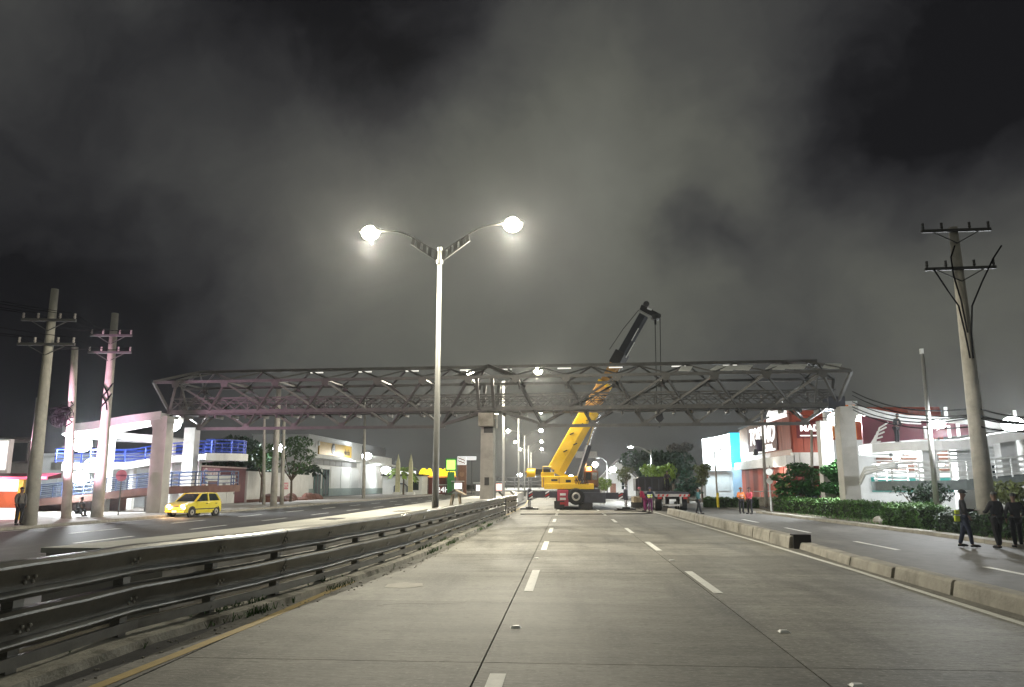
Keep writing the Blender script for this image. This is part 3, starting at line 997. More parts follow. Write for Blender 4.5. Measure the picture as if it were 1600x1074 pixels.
def upole(key, label, base, top, r0, r1, arms=(), group='concrete utility poles', insul=True):
    base, top = Vector(base), Vector(top)
    t = thing('utility_pole', label, 'utility pole', base, 0, group)
    tp = top - base
    part('shaft', MB().tube([tp * f for f in (0, .35, .7, 1)], [r0, r0 + (r1 - r0) * .35, r0 + (r1 - r0) * .7, r1], 12), pole_conc, t, smooth=True)
    ends = []
    for (f, l, dirv, m) in arms:
        p = tp * f
        dv = Vector(dirv).normalized()
        a, b = p - dv * l / 2 + Vector((0, -.2, 0)), p + dv * l / 2 + Vector((0, -.2, 0))
        ca = part('crossarm', MB().bar(a, b, .11, .13), m, t)
        for q in (.03, .3, .7, .97):
            c = a.lerp(b, q)
            part('insulator', MB().tube([c + Vector((0, 0, .06)), c + Vector((0, 0, .16)), c + Vector((0, 0, .2)), c + Vector((0, 0, .34))], [.03, .07, .05, .06], 6), steel_dark if m is steel_dark else M('porcelain', (.4, .36, .34), .3, var=.1), ca)
            ends.append(base + c + Vector((0, 0, .34)))
        for sgn in (-1, 1):
            part('stay', MB().bar(p + dv * sgn * l * .33 + Vector((0, -.18, -.05)), p + Vector((0, -.2, -.55)), .04), m, t)
    POLES[key] = (t, ends, base + tp)
    return t


g1 = G(45, 824)
upole('a', 'tall pale utility pole farthest left with the backpacker beside it', g1, AT(86, 452, g1.y), .33, .17, ((.86, 2.6, (1, .15, 0), steel_paint), (.755, 2.8, (1, .1, 0), steel_paint)))
g2 = AT(46, 800, 38.5); g2.z = 0
upole('b', 'short grey utility pole half hidden behind the leftmost tall pole', g2, AT(62, 622, 38.8), .24, .17)
g3 = G(103, 813)
upole('c', 'pinkish utility pole with a tangle of cable, second of the tall left poles', g3, AT(117, 543, g3.y), .27, .18)
g4 = G(151, 811)
upole('d', 'utility pole with two crossarms beside the pink round sign', g4, AT(180, 490, g4.y), .34, .2, ((.885, 2.5, (1, .12, 0), steel_paint), (.80, 2.6, (1, .1, 0), steel_paint)))
# cable tangle and straps
t = thing('cable_coil', 'dark tangle of slack cable hanging on the pinkish utility pole', 'cable', AT(98, 652, g3.y - .4))
rcl = random.Random(8)
for k in range(20):
    rr_ = rcl.uniform(.18, .55)
    mt = Matrix.Rotation(rcl.uniform(-.9, .9), 3, 'Z') @ Matrix.Rotation(rcl.uniform(-.5, .5), 3, 'Y')
    ct = Vector((rcl.uniform(-.35, .3), rcl.uniform(-.15, .1), rcl.uniform(-.3, .35)))
    ph = rcl.uniform(0, 6.28)
    part('loop', MB().tube([ct + mt @ Vector((rr_ * math.cos(a * .55 + ph) * (1 + .3 * math.sin(2 * a + k)), .08 * math.sin(a), rr_ * .75 * math.sin(a * .55 + ph))) for a in range(rcl.randint(8, 13))], rcl.uniform(.025, .05), 4), wire_m, t)
part('splice_box', MB().tube([(-.1, 0, -.5), (.05, 0, -.15)], .12, 8), wire_m, t)
part('strap', MB().tube([(.35, .1, .9), (.6, -.05, .7), (.3, .0, .55)], .04, 4), wire_m, t)
for nm, px, f in (('cable_strap', 166, 628), ('cable_strap', 168, 612)):
    t = thing('cable_strap', 'dark cable wrap %s the pole with two crossarms' % ('lower on' if f == 628 else 'higher on'), 'cable', AT(px, f, g4.y - .3))
    part('wrap', MB().tube([(-.35, 0, -.35), (0, -.05, 0), (.3, 0, .5)], .05, 5).tube([(-.3, 0, .4), (.05, -.05, -.1), (.1, 0, -.5)], .05, 5), wire_m, t)
# other poles
for key, px, by, tpx, ty, r0, lab in (('e', 412, 790, 413, 652, .16, 'left thin pole of the three before the white garden wall'), ('f', 427, 793, 436, 600, .30, 'thick middle pole of the three before the white garden wall'), ('g', 440, 790, 444, 655, .2, 'right pole of the three before the white garden wall'),
                                      ('h', 568, 780, 570, 648, .24, 'slim pole in front of the white building with the gold sign')):
    b = G(px, by)
    upole(key, lab, b, AT(tpx, ty, b.y), r0, r0 * .7)
bR = AT(1543, 806, 31.5); bR.z = 0
upole('R', 'tall concrete utility pole with two dark crossarms on the right', bR, AT(1489, 356, 31.5), .36, .17, ((.985, 2.75, (1, -.03, 0), steel_dark), (.855, 2.75, (1, -.05, 0), steel_dark)), insul=True)
tR = POLES['R'][0]
tp = POLES['R'][2] - bR
q = lambda px, py: AT(px, py, 31.2) - bR
for pts in ([(1459, 421), (1478, 450), (1498, 478), (1508, 520), (1516, 560)], [(1552, 404), (1535, 440), (1519, 478), (1518, 520), (1521, 560)], [(1565, 384), (1552, 404)], [(1492, 384), (1486, 402), (1490, 430), (1502, 470), (1512, 520)]):
    part('stay_cable', MB().tube([q(*p) for p in pts], .035, 5), wire_m, tR)
t = thing('lamp_post', 'slim pale lamp post with a bright flood lamp between hedges', 'lamp post', G(1467, 826))
b = G(1467, 826)
tpp = AT(1441, 553, b.y) - b
part('shaft', MB().tube([(0, 0, 0), tpp * .5, tpp], [.13, .11, .08], 10), lamp_white, t, smooth=True)
part('footing', MB().add([(-.28, -.28, -.1), (.28, -.28, -.1), (.28, .28, -.1), (-.28, .28, -.1), (-.18, -.18, .5), (.18, -.18, .5), (.18, .18, .5), (-.18, .18, .5)], [(0, 1, 5, 4), (1, 2, 6, 5), (2, 3, 7, 6), (3, 0, 4, 7), (4, 5, 6, 7)]), old_concrete, t)
lp = AT(1465, 664, b.y) - b
part('lamp_arm', MB().bar(tpp * ((lp.z + .1) / tpp.z), lp + Vector((0, .1, .15)), .07), lamp_white, t)
part('lamp_head', MB().box(lp + Vector((.05, .12, .14)), (.7, .3, .12)), lamp_white, t)
part('lens', MB().ell(lp, (.36, .2, .22), 12, 6), em_white, t)
light(t, lp + Vector((0, -.45, -.2)), FLOOD_W * .6, (.95, .98, 1), 'POINT', .3)
part('finial', MB().box(tpp + Vector((-.02, 0, .12)), (.14, .14, .25)), white_rail, t)


def cable(label, a, b, sag, r=.02, group='overhead cables'):
    a, b = Vector(a), Vector(b)
    n = 14
    pts = [a.lerp(b, i / n) - Vector((0, 0, sag * 4 * (i / n) * (1 - i / n))) for i in range(n + 1)]
    o = part('overhead_cable', MB().tube([p - a for p in pts], r, 4), wire_m, None)
    o.location = a
    return tag(o, label, 'cable', group)


ORD = ['first upper', 'second upper', 'third upper', 'fourth upper', 'first lower', 'second lower', 'last lower']
ORE = ['topmost', 'second highest', 'middle', 'second lowest', 'lowest']
ea, ed = POLES['a'][1], POLES['d'][1]
for i, (k, m) in enumerate(((0, 0), (1, 1), (2, 2), (3, 3), (4, 4), (5, 5), (7, 7))):
    cable('%s cable strung between the two left poles with crossarms' % ORD[i], ea[k], ed[m], .35, .016)
    cable('%s cable running out of the picture from the leftmost pole' % ORD[i], ea[k], ea[k] + Vector((-6, -16, .8)), .5, .016)
for i, (y0, y1) in enumerate(((612, 640), (618, 650), (628, 652), (636, 655), (640, 668))):
    cable('%s black cable sagging across the right ramp to the tall utility pole' % ORE[i], AT(1332, y0, 47 + i * .3), AT(1522, y1 - 2, 31.6), .5, .028, 'cables on the right ramp')
    cable('%s black cable leaving the right utility pole past the picture edge' % ORE[i], AT(1528, y1 - 2, 31.4), AT(1680, y1 + 6 - i * 3, 27), .25, .028, 'cables on the right ramp')
cable('thin cable in front of the red building', AT(1150, 629, 70), AT(1330, 655, 55), .3, .02)

# ------------------------------------------------------------------ crane
CY = 61.8
cr = thing('mobile_crane', 'big yellow mobile crane with its boom raised behind the footbridge', 'crane', (0, CY, 0))
Cc = lambda px, py, y=CY: AT(px, py, y) - Vector((0, CY, 0))


def pbox(mb, x0, y0, x1, y1, ya, yb, y=CY):  # box between two pixels at the crane's distance, ya..yb deep
    a, b = Cc(x0, y1, y), Cc(x1, y0, y)
    return mb.box(((a.x + b.x) / 2, (ya + yb) / 2, (a.z + b.z) / 2), (abs(b.x - a.x), yb - ya, abs(b.z - a.z)))


part('carrier', pbox(MB(), 872, 764, 938, 785, .4, 12), dark_blue, cr, bevel=.04)
part('rear_panel', pbox(MB(), 871, 766, 888, 791, .05, .38), pink_red, cr, bevel=.03)
for k in range(3):
    part('tail_lamp', pbox(MB(), 875, 771 + 7 * k, 884, 774.5 + 7 * k, .0, .05), stripe_w if k < 2 else stripe_r, cr)
part('side_box', pbox(MB(), 912, 770, 946, 786, -.1, 1.2), dark_blue, cr, bevel=.03)
part('turntable', MB().tube([(1.1, 2.0, 1.72), (1.1, 2.0, 2.0)], 1.25, 20), black_m, cr)


def wheel(parent, c, r, w, axis='x', tyre=rubber, rim=rim_m):
    a = Vector((w / 2, 0, 0)) if axis == 'x' else Vector((0, w / 2, 0))
    c = Vector(c)
    wh = part('wheel', MB().tube([c - a, c - a * .8, c + a * .8, c + a], [r * .88, r, r, r * .88], 18), tyre, parent)
    part('rim', MB().tube([c - a * 1.04, c - a * 1.02, c + a * 1.02, c + a * 1.04], [r * .50, r * .58, r * .58, r * .50], 14), rim, wh)
    part('hub', MB().tube([c - a * 1.12, c + a * 1.12], r * .2, 10), black_m, wh)
    return wh


for x in (-.72, 1.55):
    for y in (.9, 2.6, 8.0, 9.7):
        wheel(cr, (x, y, .58), .58, .5)
sp = Cc(900, 776)
w_ = part('spare_wheel', MB().tube([(sp.x, -.5, sp.z), (sp.x, -.44, sp.z), (sp.x, -.06, sp.z), (sp.x, 0, sp.z)], [.56, .66, .66, .56], 22), rubber, cr)
part('rim', MB().tube([(sp.x, -.52, sp.z), (sp.x, -.5, sp.z), (sp.x, -.3, sp.z)], [.24, .34, .34], 16), rim_m, w_)
part('hub', MB().tube([(sp.x, -.54, sp.z), (sp.x, -.5, sp.z)], .2, 12), black_m, w_)
# outriggers
for nm, x0, x1, y0, y1 in (('outrigger_beam', 828, 872, 768.5, 778), ('outrigger_beam', 944, 976, 770, 780)):
    ob = part(nm, pbox(MB(), x0, y0, x1, y1, .2, .8), dark_blue, cr)
for px in (829, 855, 942, 970):
    a, b = Cc(px - 3, 781), Cc(px + 3, 768)
    for k in range(3):
        f0, f1 = k / 3, (k + .5) / 3
        z0, z1 = a.z + (b.z - a.z) * f0, a.z + (b.z - a.z) * f1
        part('warning_stripe', MB().add([(a.x, .15, z0), (b.x, .15, z0 + .18), (b.x, .15, z1 + .18), (a.x, .15, z1), (a.x, .18, z0), (b.x, .18, z0 + .18), (b.x, .18, z1 + .18), (a.x, .18, z1)],
                                        [(0, 1, 2, 3), (7, 6, 5, 4), (0, 4, 5, 1), (1, 5, 6, 2), (2, 6, 7, 3), (3, 7, 4, 0)]), stripe_r if k == 1 else stripe_w, cr)
for px in (827, 979):
    p = Cc(px, 797)
    part('outrigger_jack', MB().tube([(p.x, .5, .1), (p.x, .5, 1.75)], .11, 10), chrome, cr)
    part('jack_sleeve', MB().tube([(p.x, .5, .75), (p.x, .5, 1.6)], .17, 10), dark_blue, cr)
    part('outrigger_pad', MB().box((p.x, .5, .06), (1.45, 1.0, .12)).box((p.x, .5, .16), (.6, .5, .1)), black_m, cr)
# superstructure
sy = 1.2
part('house', pbox(MB(), 846, 744, 903, 762, sy - .9, sy + 1.6), yellow_c, cr, bevel=.05)
part('counterweight', pbox(MB(), 845, 738, 866, 746, sy - .8, sy + 1.5), yellow_c, cr, bevel=.05)
part('slew_frame', pbox(MB(), 850, 756, 928, 764.5, sy - 1.0, sy + 1.2), yellow_c, cr, bevel=.03)
part('house_vent', pbox(MB(), 861, 749, 871, 752, sy - .93, sy - .88), black_m, cr)
part('house_door', pbox(MB(), 876, 747, 897, 760, sy - .92, sy - .89), yellow_c, cr)
part('boom_foot', MB().bar(Cc(866, 736) + Vector((0, sy - .7, 0)), Cc(907, 755) + Vector((0, sy - .7, 0)), .2, .28).bar(Cc(866, 736) + Vector((0, sy + .9, 0)), Cc(907, 755) + Vector((0, sy + .9, 0)), .2, .28), yellow_c, cr)
part('winch_arm', pbox(MB(), 836, 733, 860, 742, sy - .4, sy + .9), black_m, cr)
dp = Cc(829, 739)
part('winch_drum', MB().tube([(dp.x - .35, sy, dp.z), (dp.x - .3, sy, dp.z), (dp.x + .3, sy, dp.z), (dp.x + .35, sy, dp.z)], [.4, .34, .34, .4], 14).box((dp.x + .0, sy + .5, dp.z + .1), (.7, .5, .55)), yellow_c, cr)
part('winch_bracket', MB().bar(Cc(820, 737) + Vector((0, sy, 0)), Cc(842, 735) + Vector((0, sy, 0)), .12, .1).bar(Cc(821, 745) + Vector((0, sy, 0)), Cc(842, 741) + Vector((0, sy, 0)), .1, .08), yellow_c, cr)
# operator cab
cab = part('cab', pbox(MB(), 913, 735, 936, 761, sy + .2, sy + 1.8), M('cab_brown', (.16, .07, .03), .5, var=.3), cr, bevel=.08)
part('cab_window', pbox(MB(), 916, 738, 924, 750, sy + .17, sy + .2), glass_dark, cab)
part('cab_window', pbox(MB(), 926, 738, 934, 750, sy + .17, sy + .2), chrome, cab)
bk = part('beacon', MB().tube([Cc(921, 735) + Vector((0, sy + .6, 0)), Cc(921, 729) + Vector((0, sy + .6, 0))], .22, 10), em_orange, cr)
light(cr, Cc(921, 731) + Vector((0, sy + .2, .1)), 90, (1, .5, .2), 'POINT', .2)
# boom: telescoping box sections from the foot to the head
foot, head = Cc(871, 731) + Vector((0, sy, 0)), Cc(1010, 485) + Vector((0, sy, 0))
bv = head - foot
bdir = bv.normalized()
upb = Vector((-bdir.z, 0, bdir.x))          # the boom's top side


def section(nm, f0, f1, w, h, m, bevel=.06):
    a, b = foot + bv * f0, foot + bv * f1
    mb = MB()
    vs = []
    for p in (a, b):
        for (i, j) in ((-.5, .5), (.5, .5), (.5, -.15), (.28, -.5), (-.28, -.5), (-.5, -.15)):
            vs.append(p + Vector((0, i * w, 0)) + upb * (j * h))
    mb.add(vs, [(0, 1, 2, 3, 4, 5), (11, 10, 9, 8, 7, 6)] + [(i, (i + 1) % 6, (i + 1) % 6 + 6, i + 6) for i in range(6)])
    return part(nm, mb, m, cr, bevel=bevel)


section('boom_base_section', -.02, .36, 1.15, 1.42, yellow_c)
section('boom_collar', .345, .37, 1.25, 1.5, yellow_c, .02)
section('boom_second_section', .36, .535, 1.0, 1.22, yellow_d)
section('boom_collar', .52, .54, 1.08, 1.3, yellow_c, .02)
section('boom_third_section', .53, .67, .86, 1.02, yellow_d)
section('boom_collar', .655, .735, 1.05, 1.3, black_m, .03)
section('boom_tip_section', .72, .985, .7, .84, M('boom_dark', (.022, .026, .034), .4, .2, var=.2))
for f, s_ in ((.10, .1), (.16, -.25), (.2, .3), (.27, .05), (.31, -.2)):
    c = foot + bv * f + upb * (s_ * 1.2)
    part('boom_plate', MB().box((c.x, c.y - .59, c.z), (.35, .02, .09), m=Matrix.Rotation(-R(25), 3, 'Y')), black_m, cr)
# white strips standing in for the lit edges of the boom
for f0, f1, o_ in ((.72, .82, -.46), (.82, .9, -.16), (.57, .61, -.5), (.62, .645, -.5), (.545, .56, -.5)):
    a, b = foot + bv * f0 + upb * o_ * .95, foot + bv * f1 + upb * o_ * .95
    part('lit_edge_strip', MB().bar(a + Vector((0, -.37, 0)), b + Vector((0, -.37, 0)), .16, .08), stripe_w, cr)
# head with sheaves
hc = foot + bv * 1.0
part('boom_head', MB().add([hc + upb * .55 + Vector((0, -.3, 0)), hc + upb * .62 + bdir * .45 + Vector((0, -.3, 0)), hc + Vector((1.25, -.3, -.12)), hc + Vector((1.1, -.3, -.55)), hc - upb * .35 + Vector((0, -.3, 0)),
                            hc + upb * .55 + Vector((0, .3, 0)), hc + upb * .62 + bdir * .45 + Vector((0, .3, 0)), hc + Vector((1.25, .3, -.12)), hc + Vector((1.1, .3, -.55)), hc - upb * .35 + Vector((0, .3, 0))],
                           [(0, 1, 2, 3, 4), (9, 8, 7, 6, 5)] + [(i, (i + 1) % 5, (i + 1) % 5 + 5, i + 5) for i in range(5)]), black_m, cr)
for (dx, dz) in ((1.05, -.3), (.1, .75), (.75, -.35)):
    c = hc + Vector((dx, 0, dz))
    part('sheave', MB().tube([c + Vector((0, -.36, 0)), c + Vector((0, .36, 0))], .25, 12), steel_dark, cr)
part('head_lamp_plate', MB().box(hc + Vector((.35, -.32, .3)), (.4, .03, .14), m=Matrix.Rotation(R(25), 3, 'Y')), stripe_w, cr)
part('luffing_cable', MB().tube([foot + bv * .72 + upb * 1.1, foot + bv * .86 + upb * .95, hc + upb * .6], .025, 4), wire_m, cr)
part('lift_cylinder', MB().tube([Cc(904, 750) + Vector((0, sy, 0)), Cc(921, 695) + Vector((0, sy, 0))], .24, 12), M('cylinder_dark', (.05, .055, .065), .35, .4, var=.2), cr)
part('cylinder_rod', MB().tube([Cc(918, 703) + Vector((0, sy, 0)), Cc(936, 646) + Vector((0, sy, 0))], .16, 12), chrome, cr)
part('cylinder_line', MB().tube([Cc(901, 748) + Vector((0, sy - .3, 0)), Cc(918, 695) + Vector((0, sy - .3, 0))], .06, 6), stripe_w, cr)
hk = Cc(1033, 652)
r0_ = hc + Vector((1.05, 0, -.3))
part('hoist_rope', MB().tube([r0_ + Vector((-.22, 0, 0)), (hk.x - .18, sy, hk.z + .4)], .028, 4).tube([r0_ + Vector((.2, 0, 0)), (hk.x + .18, sy, hk.z + .4)], .028, 4), wire_m, cr)
part('overhaul_weight', MB().tube([r0_ + Vector((-.22, 0, -.1)), r0_ + Vector((-.2, 0, -.7))], .09, 6), black_m, cr)
part('hook_block', MB().prism([(hk.x - .22, hk.z + .45), (hk.x + .22, hk.z + .45), (hk.x + .34, hk.z - .05), (hk.x + .1, hk.z - .3), (hk.x - .1, hk.z - .3), (hk.x - .34, hk.z - .05)], 'y', sy - .2, sy + .2), black_m, cr)
part('hook', MB().tube([(hk.x, sy, hk.z - .28), (hk.x + .02, sy, hk.z - .45), (hk.x + .16, sy, hk.z - .6), (hk.x, sy, hk.z - .72), (hk.x - .16, sy, hk.z - .62)], .05, 6), black_m, cr)

for k in range(7):
    part('hydraulic_hose', MB().tube([Cc(898 + k * 2.4, 752) + Vector((0, sy - .95, 0)), Cc(900 + k * 2.6, 748 - (k % 3) * 2.5) + Vector((0, sy - 1.15, 0)), Cc(905 + k * 2.6, 757) + Vector((0, sy - .98, 0))], .035, 5), black_m, cr)
part('hand_rail', MB().tube([Cc(848, 738) + Vector((0, sy - .8, 0)), Cc(848, 729) + Vector((0, sy - .8, 0)), Cc(862, 729) + Vector((0, sy - .8, 0)), Cc(862, 738) + Vector((0, sy - .8, 0))], .035, 5), yellow_c, cr)
ld = part('ladder', MB().bar(Cc(938, 764) + Vector((0, .0, 0)), Cc(938, 790) + Vector((0, 0, 0)), .05).bar(Cc(944, 764), Cc(944, 790), .05), rim_m, cr)
for k in range(5):
    part('rung', MB().bar(Cc(938, 767 + 5 * k), Cc(944, 767 + 5 * k), .04), rim_m, ld)
for x0, x1, y0, y1 in ((848, 850, 746, 761), (873, 874.2, 746, 761), (899, 901, 746, 761)):
    part('panel_seam', pbox(MB(), x0, y0, x1, y1, sy - .925, sy - .895), yellow_d, cr)
part('warning_plate', pbox(MB(), 884, 750, 892, 754, sy - .945, sy - .925), black_m, cr)
part('mud_flap', pbox(MB(), 866, 783, 882, 795, .02, .06), black_m, cr)
part('mud_flap', pbox(MB(), 904, 786, 926, 796, .02, .06), black_m, cr)

# ------------------------------------------------------------------ flatbed lorry
lx, ly = 7.85, 58.8
fb = thing('flatbed_lorry', 'flatbed lorry seen from behind with red and white rear marking', 'lorry', (lx, ly, 0))
part('bed', MB().box((0, 6.5, 1.32), (2.5, 13, .2)), dark_blue, fb, bevel=.02)
part('chassis', MB().box((-.45, 6.5, 1.0), (.2, 12.6, .35)).box((.45, 6.5, 1.0), (.2, 12.6, .35)), black_m, fb)
part('rear_beam', MB().box((0, -.08, 1.18), (2.5, .1, .2)), M('dirty_white', (.42, .40, .37), .6, var=.25, scale=6), fb)
for k in range(8):
    x = -1.12 + k * .32
    if abs(x) > .3:
        part('marker_stripe', MB().prism([(x, 1.1), (x + .14, 1.1), (x + .2, 1.26), (x + .06, 1.26)], 'y', -.15, -.131), stripe_r, fb)
part('rear_frame', MB().box((-.62, -.05, .75), (.14, .12, .7)).box((.62, -.05, .75), (.14, .12, .7)).box((0, -.05, .46), (1.4, .12, .14)), M('dirty_white'), fb)
part('number_plate', MB().box((0, -.12, .82), (.5, .02, .16)), stripe_w, fb)
part('tail_lamp', MB().box((-.95, -.12, .98), (.3, .05, .14)), stripe_r, fb)
part('tail_lamp', MB().box((.95, -.12, .98), (.3, .05, .14)), stripe_r, fb)
for y in (1.2, 2.5, 3.8, 11.6):
    for x in (-.95, .95):
        wheel(fb, (x, y, .5), .5, .52)
part('cab', MB().box((-.1, 14.2, 1.75), (2.4, 2.0, 1.9)), black_m, fb, bevel=.1)
t = thing('steel_box', 'big black steel box loaded at the front of the flatbed lorry', 'box', (lx - .65, ly + 11.6, 1.42))
part('shell', MB().box((0, 0, .55), (2.3, 2.4, 1.1)), black_m, t, bevel=.02)
for x in (-.9, -.3, .3, .9):
    part('rib', MB().box((x, -1.23, .55), (.08, .06, 1.0)), dark_blue, t)
t = thing('timber_load', 'stack of pale timbers under the black box on the lorry side', 'timber', (lx - 1.9, ly + 9.0, 0))
for k in range(6):
    part('timber', MB().box((.0, 0, .95 + .14 * (k // 2)), (.3 if k % 2 else .0001 + .3, 2.4, .13), rz=0).__class__().box((-.17 + .34 * (k % 2), 0, .55 + .16 * (k // 2)), (.3, 2.6, .14)), M('timber', (.45, .36, .24), .8, var=.3, scale=4, stretch=(1, .1, 1)), t)
part('trestle', MB().box((0, -.9, .24), (.8, .15, .46)).box((0, .9, .24), (.8, .15, .46)), steel_dark, t)

# ------------------------------------------------------------------ cars


def hatchback(name, label, cat, loc, rz_, paint, lit=False, sign=False):
    """small five door hatchback, nose towards -y"""
    t = thing(name, label, cat, loc, rz_)
    Wd = .76
    # lower body: side profile swept to the waist; sections give plan taper
    prof = [(-1.72, .28), (-1.75, .48), (-1.68, .72), (-1.45, .84), (-.85, .94), (1.62, .98), (1.70, .80), (1.72, .45), (1.66, .26)]
    vs, fs = [], []
    xs = [(-Wd * .90, .0), (-Wd, .03), (-Wd, .97), (-Wd * .93, 1.0)]
    mb = MB()
    rows = [(-Wd, .94), (-Wd * .97, 1.0), (Wd * .97, 1.0), (Wd, .94)]
    n = len(prof)
    for (x, sc) in rows:
        for (y, z) in prof:
            vs.append((x, y * sc, z if abs(x) < Wd else .28 + (z - .28) * .97))
    for r in range(3):
        for i in range(n):
            j = (i + 1) % n
            fs.append((r * n + i, r * n + j, (r + 1) * n + j, (r + 1) * n + i))
    fs.append(tuple(range(n)))
    fs.append(tuple(3 * n + i for i in reversed(range(n))))
    mb.add(vs, fs)
    body = part('body', mb, paint, t, bevel=.07, smooth=True)
    body.modifiers['edge'].segments = 3
    body.modifiers['edge'].harden_normals = True
    # greenhouse
    lo = [(-.86, .93), (1.60, .97)]
    hi = [(-.18, 1.44), (.4, 1.5), (1.28, 1.46)]
    w0, w1 = Wd * .95, Wd * .80
    roofv = [(-w1, -.18, 1.44), (w1, -.18, 1.44), (w1, .4, 1.5), (-w1, .4, 1.5), (w1, 1.28, 1.46), (-w1, 1.28, 1.46),
             (-w1, -.18, 1.40), (w1, -.18, 1.40), (w1, 1.28, 1.42), (-w1, 1.28, 1.42)]
    part('roof', MB().add(roofv, [(0, 1, 2, 3), (3, 2, 4, 5), (6, 9, 8, 7), (0, 6, 7, 1), (4, 8, 9, 5), (1, 7, 8, 4, 2), (0, 3, 5, 9, 6)]), paint, t, bevel=.02)
    for s in (-1, 1):
        for a, b in (((s * w0, -.86, .93), (s * w1, -.18, 1.42)), ((s * w0, .42, .96), (s * w1, .42, 1.46)), ((s * w0, 1.58, .97), (s * w1, 1.26, 1.43))):
            part('pillar', MB().bar(a, b, .09, .09), paint, t)
        # side windows
        for (y0, y1, y2, y3) in ((-.70, .36, .36, -.12), (.48, 1.44, 1.2, .48)):
            q_ = [(s * (w0 - .02), y0, .96), (s * (w0 - .02), y1, .97), (s * (w1 - .0), y2, 1.41), (s * (w1 - .0), y3, 1.40)]
            q2 = [(x - s * .03, y, z) for x, y, z in q_]
            part('side_window', MB().add(q_ + q2, [(0, 1, 2, 3), (7, 6, 5, 4), (0, 4, 5, 1), (1, 5, 6, 2), (2, 6, 7, 3), (3, 7, 4, 0)]), glass_dark, t)
        # doors
        for (y0, y1) in ((-.72, .38), (.44, 1.30)):
            d_ = part('door', MB().prism([(y0, .36), (y1, .36), (y1, .90), (y0 + .03, .89)], 'x', s * (Wd - .004), s * (Wd + .014)), paint, t, bevel=.006)
            part('handle', MB().box((s * (Wd + .025), y1 - .16, .80), (.03, .16, .04)), black_m, d_)
        part('side_strip', MB().box((s * (Wd + .016), .1, .48), (.012, 2.3, .06)), black_m, t)
        part('sill', MB().box((s * (Wd - .03), .0, .27), (.06, 2.0, .08)), paint, t)
        for y in (-1.12, 1.18):
            part('wheel_arch', MB().tube([(s * (Wd - .1), y, .31), (s * (Wd + .006), y, .31)], .36, 16), black_m, t)
            wheel(t, (s * (Wd - .07), y, .29), .29, .18)
        hl = part('headlight', MB().ell((s * .52, -1.66, .66), (.17, .10, .11), 10, 6), em_head if lit else chrome, t)
        part('tail_light', MB().box((s * .62, 1.70, .75), (.2, .05, .3)), stripe_r, t)
        part('mirror', MB().box((s * (Wd + .09), -.58, 1.0), (.16, .09, .11)), black_m, t, bevel=.02)
        if lit:
            light(t, (s * .52, -1.95, .62), 70, (1, .62, .32), 'POINT', .08)
    q_ = [(-w0 * .92, -.86, .95), (w0 * .92, -.86, .95), (w1 * .95, -.19, 1.41), (-w1 * .95, -.19, 1.41)]
    part('windscreen', MB().add(q_ + [(x, y + .03, z - .02) for x, y, z in q_], [(0, 1, 2, 3), (7, 6, 5, 4), (0, 4, 5, 1), (1, 5, 6, 2), (2, 6, 7, 3), (3, 7, 4, 0)]), glass_dark, t)
    q_ = [(-w0 * .92, 1.60, .97), (w0 * .92, 1.60, .97), (w1 * .95, 1.29, 1.42), (-w1 * .95, 1.29, 1.42)]
    part('rear_window', MB().add(q_ + [(x, y - .03, z - .02) for x, y, z in q_], [(0, 1, 2, 3), (7, 6, 5, 4), (0, 4, 5, 1), (1, 5, 6, 2), (2, 6, 7, 3), (3, 7, 4, 0)]), glass_dark, t)
    part('front_bumper', MB().box((0, -1.72, .40), (1.44, .12, .2)), paint, t, bevel=.04)
    part('bumper_strip', MB().box((0, -1.79, .44), (1.4, .03, .05)), black_m, t)
    part('rear_bumper', MB().box((0, 1.70, .40), (1.44, .12, .2)), paint, t, bevel=.04)
    part('grille', MB().box((0, -1.71, .66), (.6, .06, .08)), black_m, t)
    part('number_plate', MB().box((0, -1.80, .36), (.34, .02, .15)), stripe_w, t)
    if sign:
        part('roof_sign', MB().box((0, .1, 1.54), (.34, .14, .1)), stripe_w, t, bevel=.02)
    return t


hatchback('taxi', 'small yellow taxi hatchback with its headlights on', 'taxi', (-23.75, 47.6, .0), -R(12), taxi_y, True, False)
hatchback('parked_car', 'black hatchback parked under the tree behind the hedge', 'car', (19.0, 60, .05), R(80), black_m)

# ------------------------------------------------------------------ median clutter: broken trestle
t = thing('trestle', 'small weathered wooden trestle on the concrete median', 'trestle', G(711, 793, 1.06))
wood = M('grey_wood', (.34, .28, .21), .85, var=.3, scale=5)
part('leg', MB().bar((-.22, 0, 0), (-.12, 0, .55), .06), wood, t)
part('leg', MB().bar((.22, 0, 0), (.12, 0, .55), .06), wood, t)
part('leg', MB().bar((-.2, .4, 0), (-.1, .4, .55), .06), wood, t)
part('leg', MB().bar((.2, .4, 0), (.14, .4, .55), .06), wood, t)
part('roof_board', MB().bar((-.42, .2, .50), (.02, .2, .72), .6, .04), steel_dark, t)
part('roof_board', MB().bar((.42, .2, .50), (-.02, .2, .72), .6, .04), wood, t)

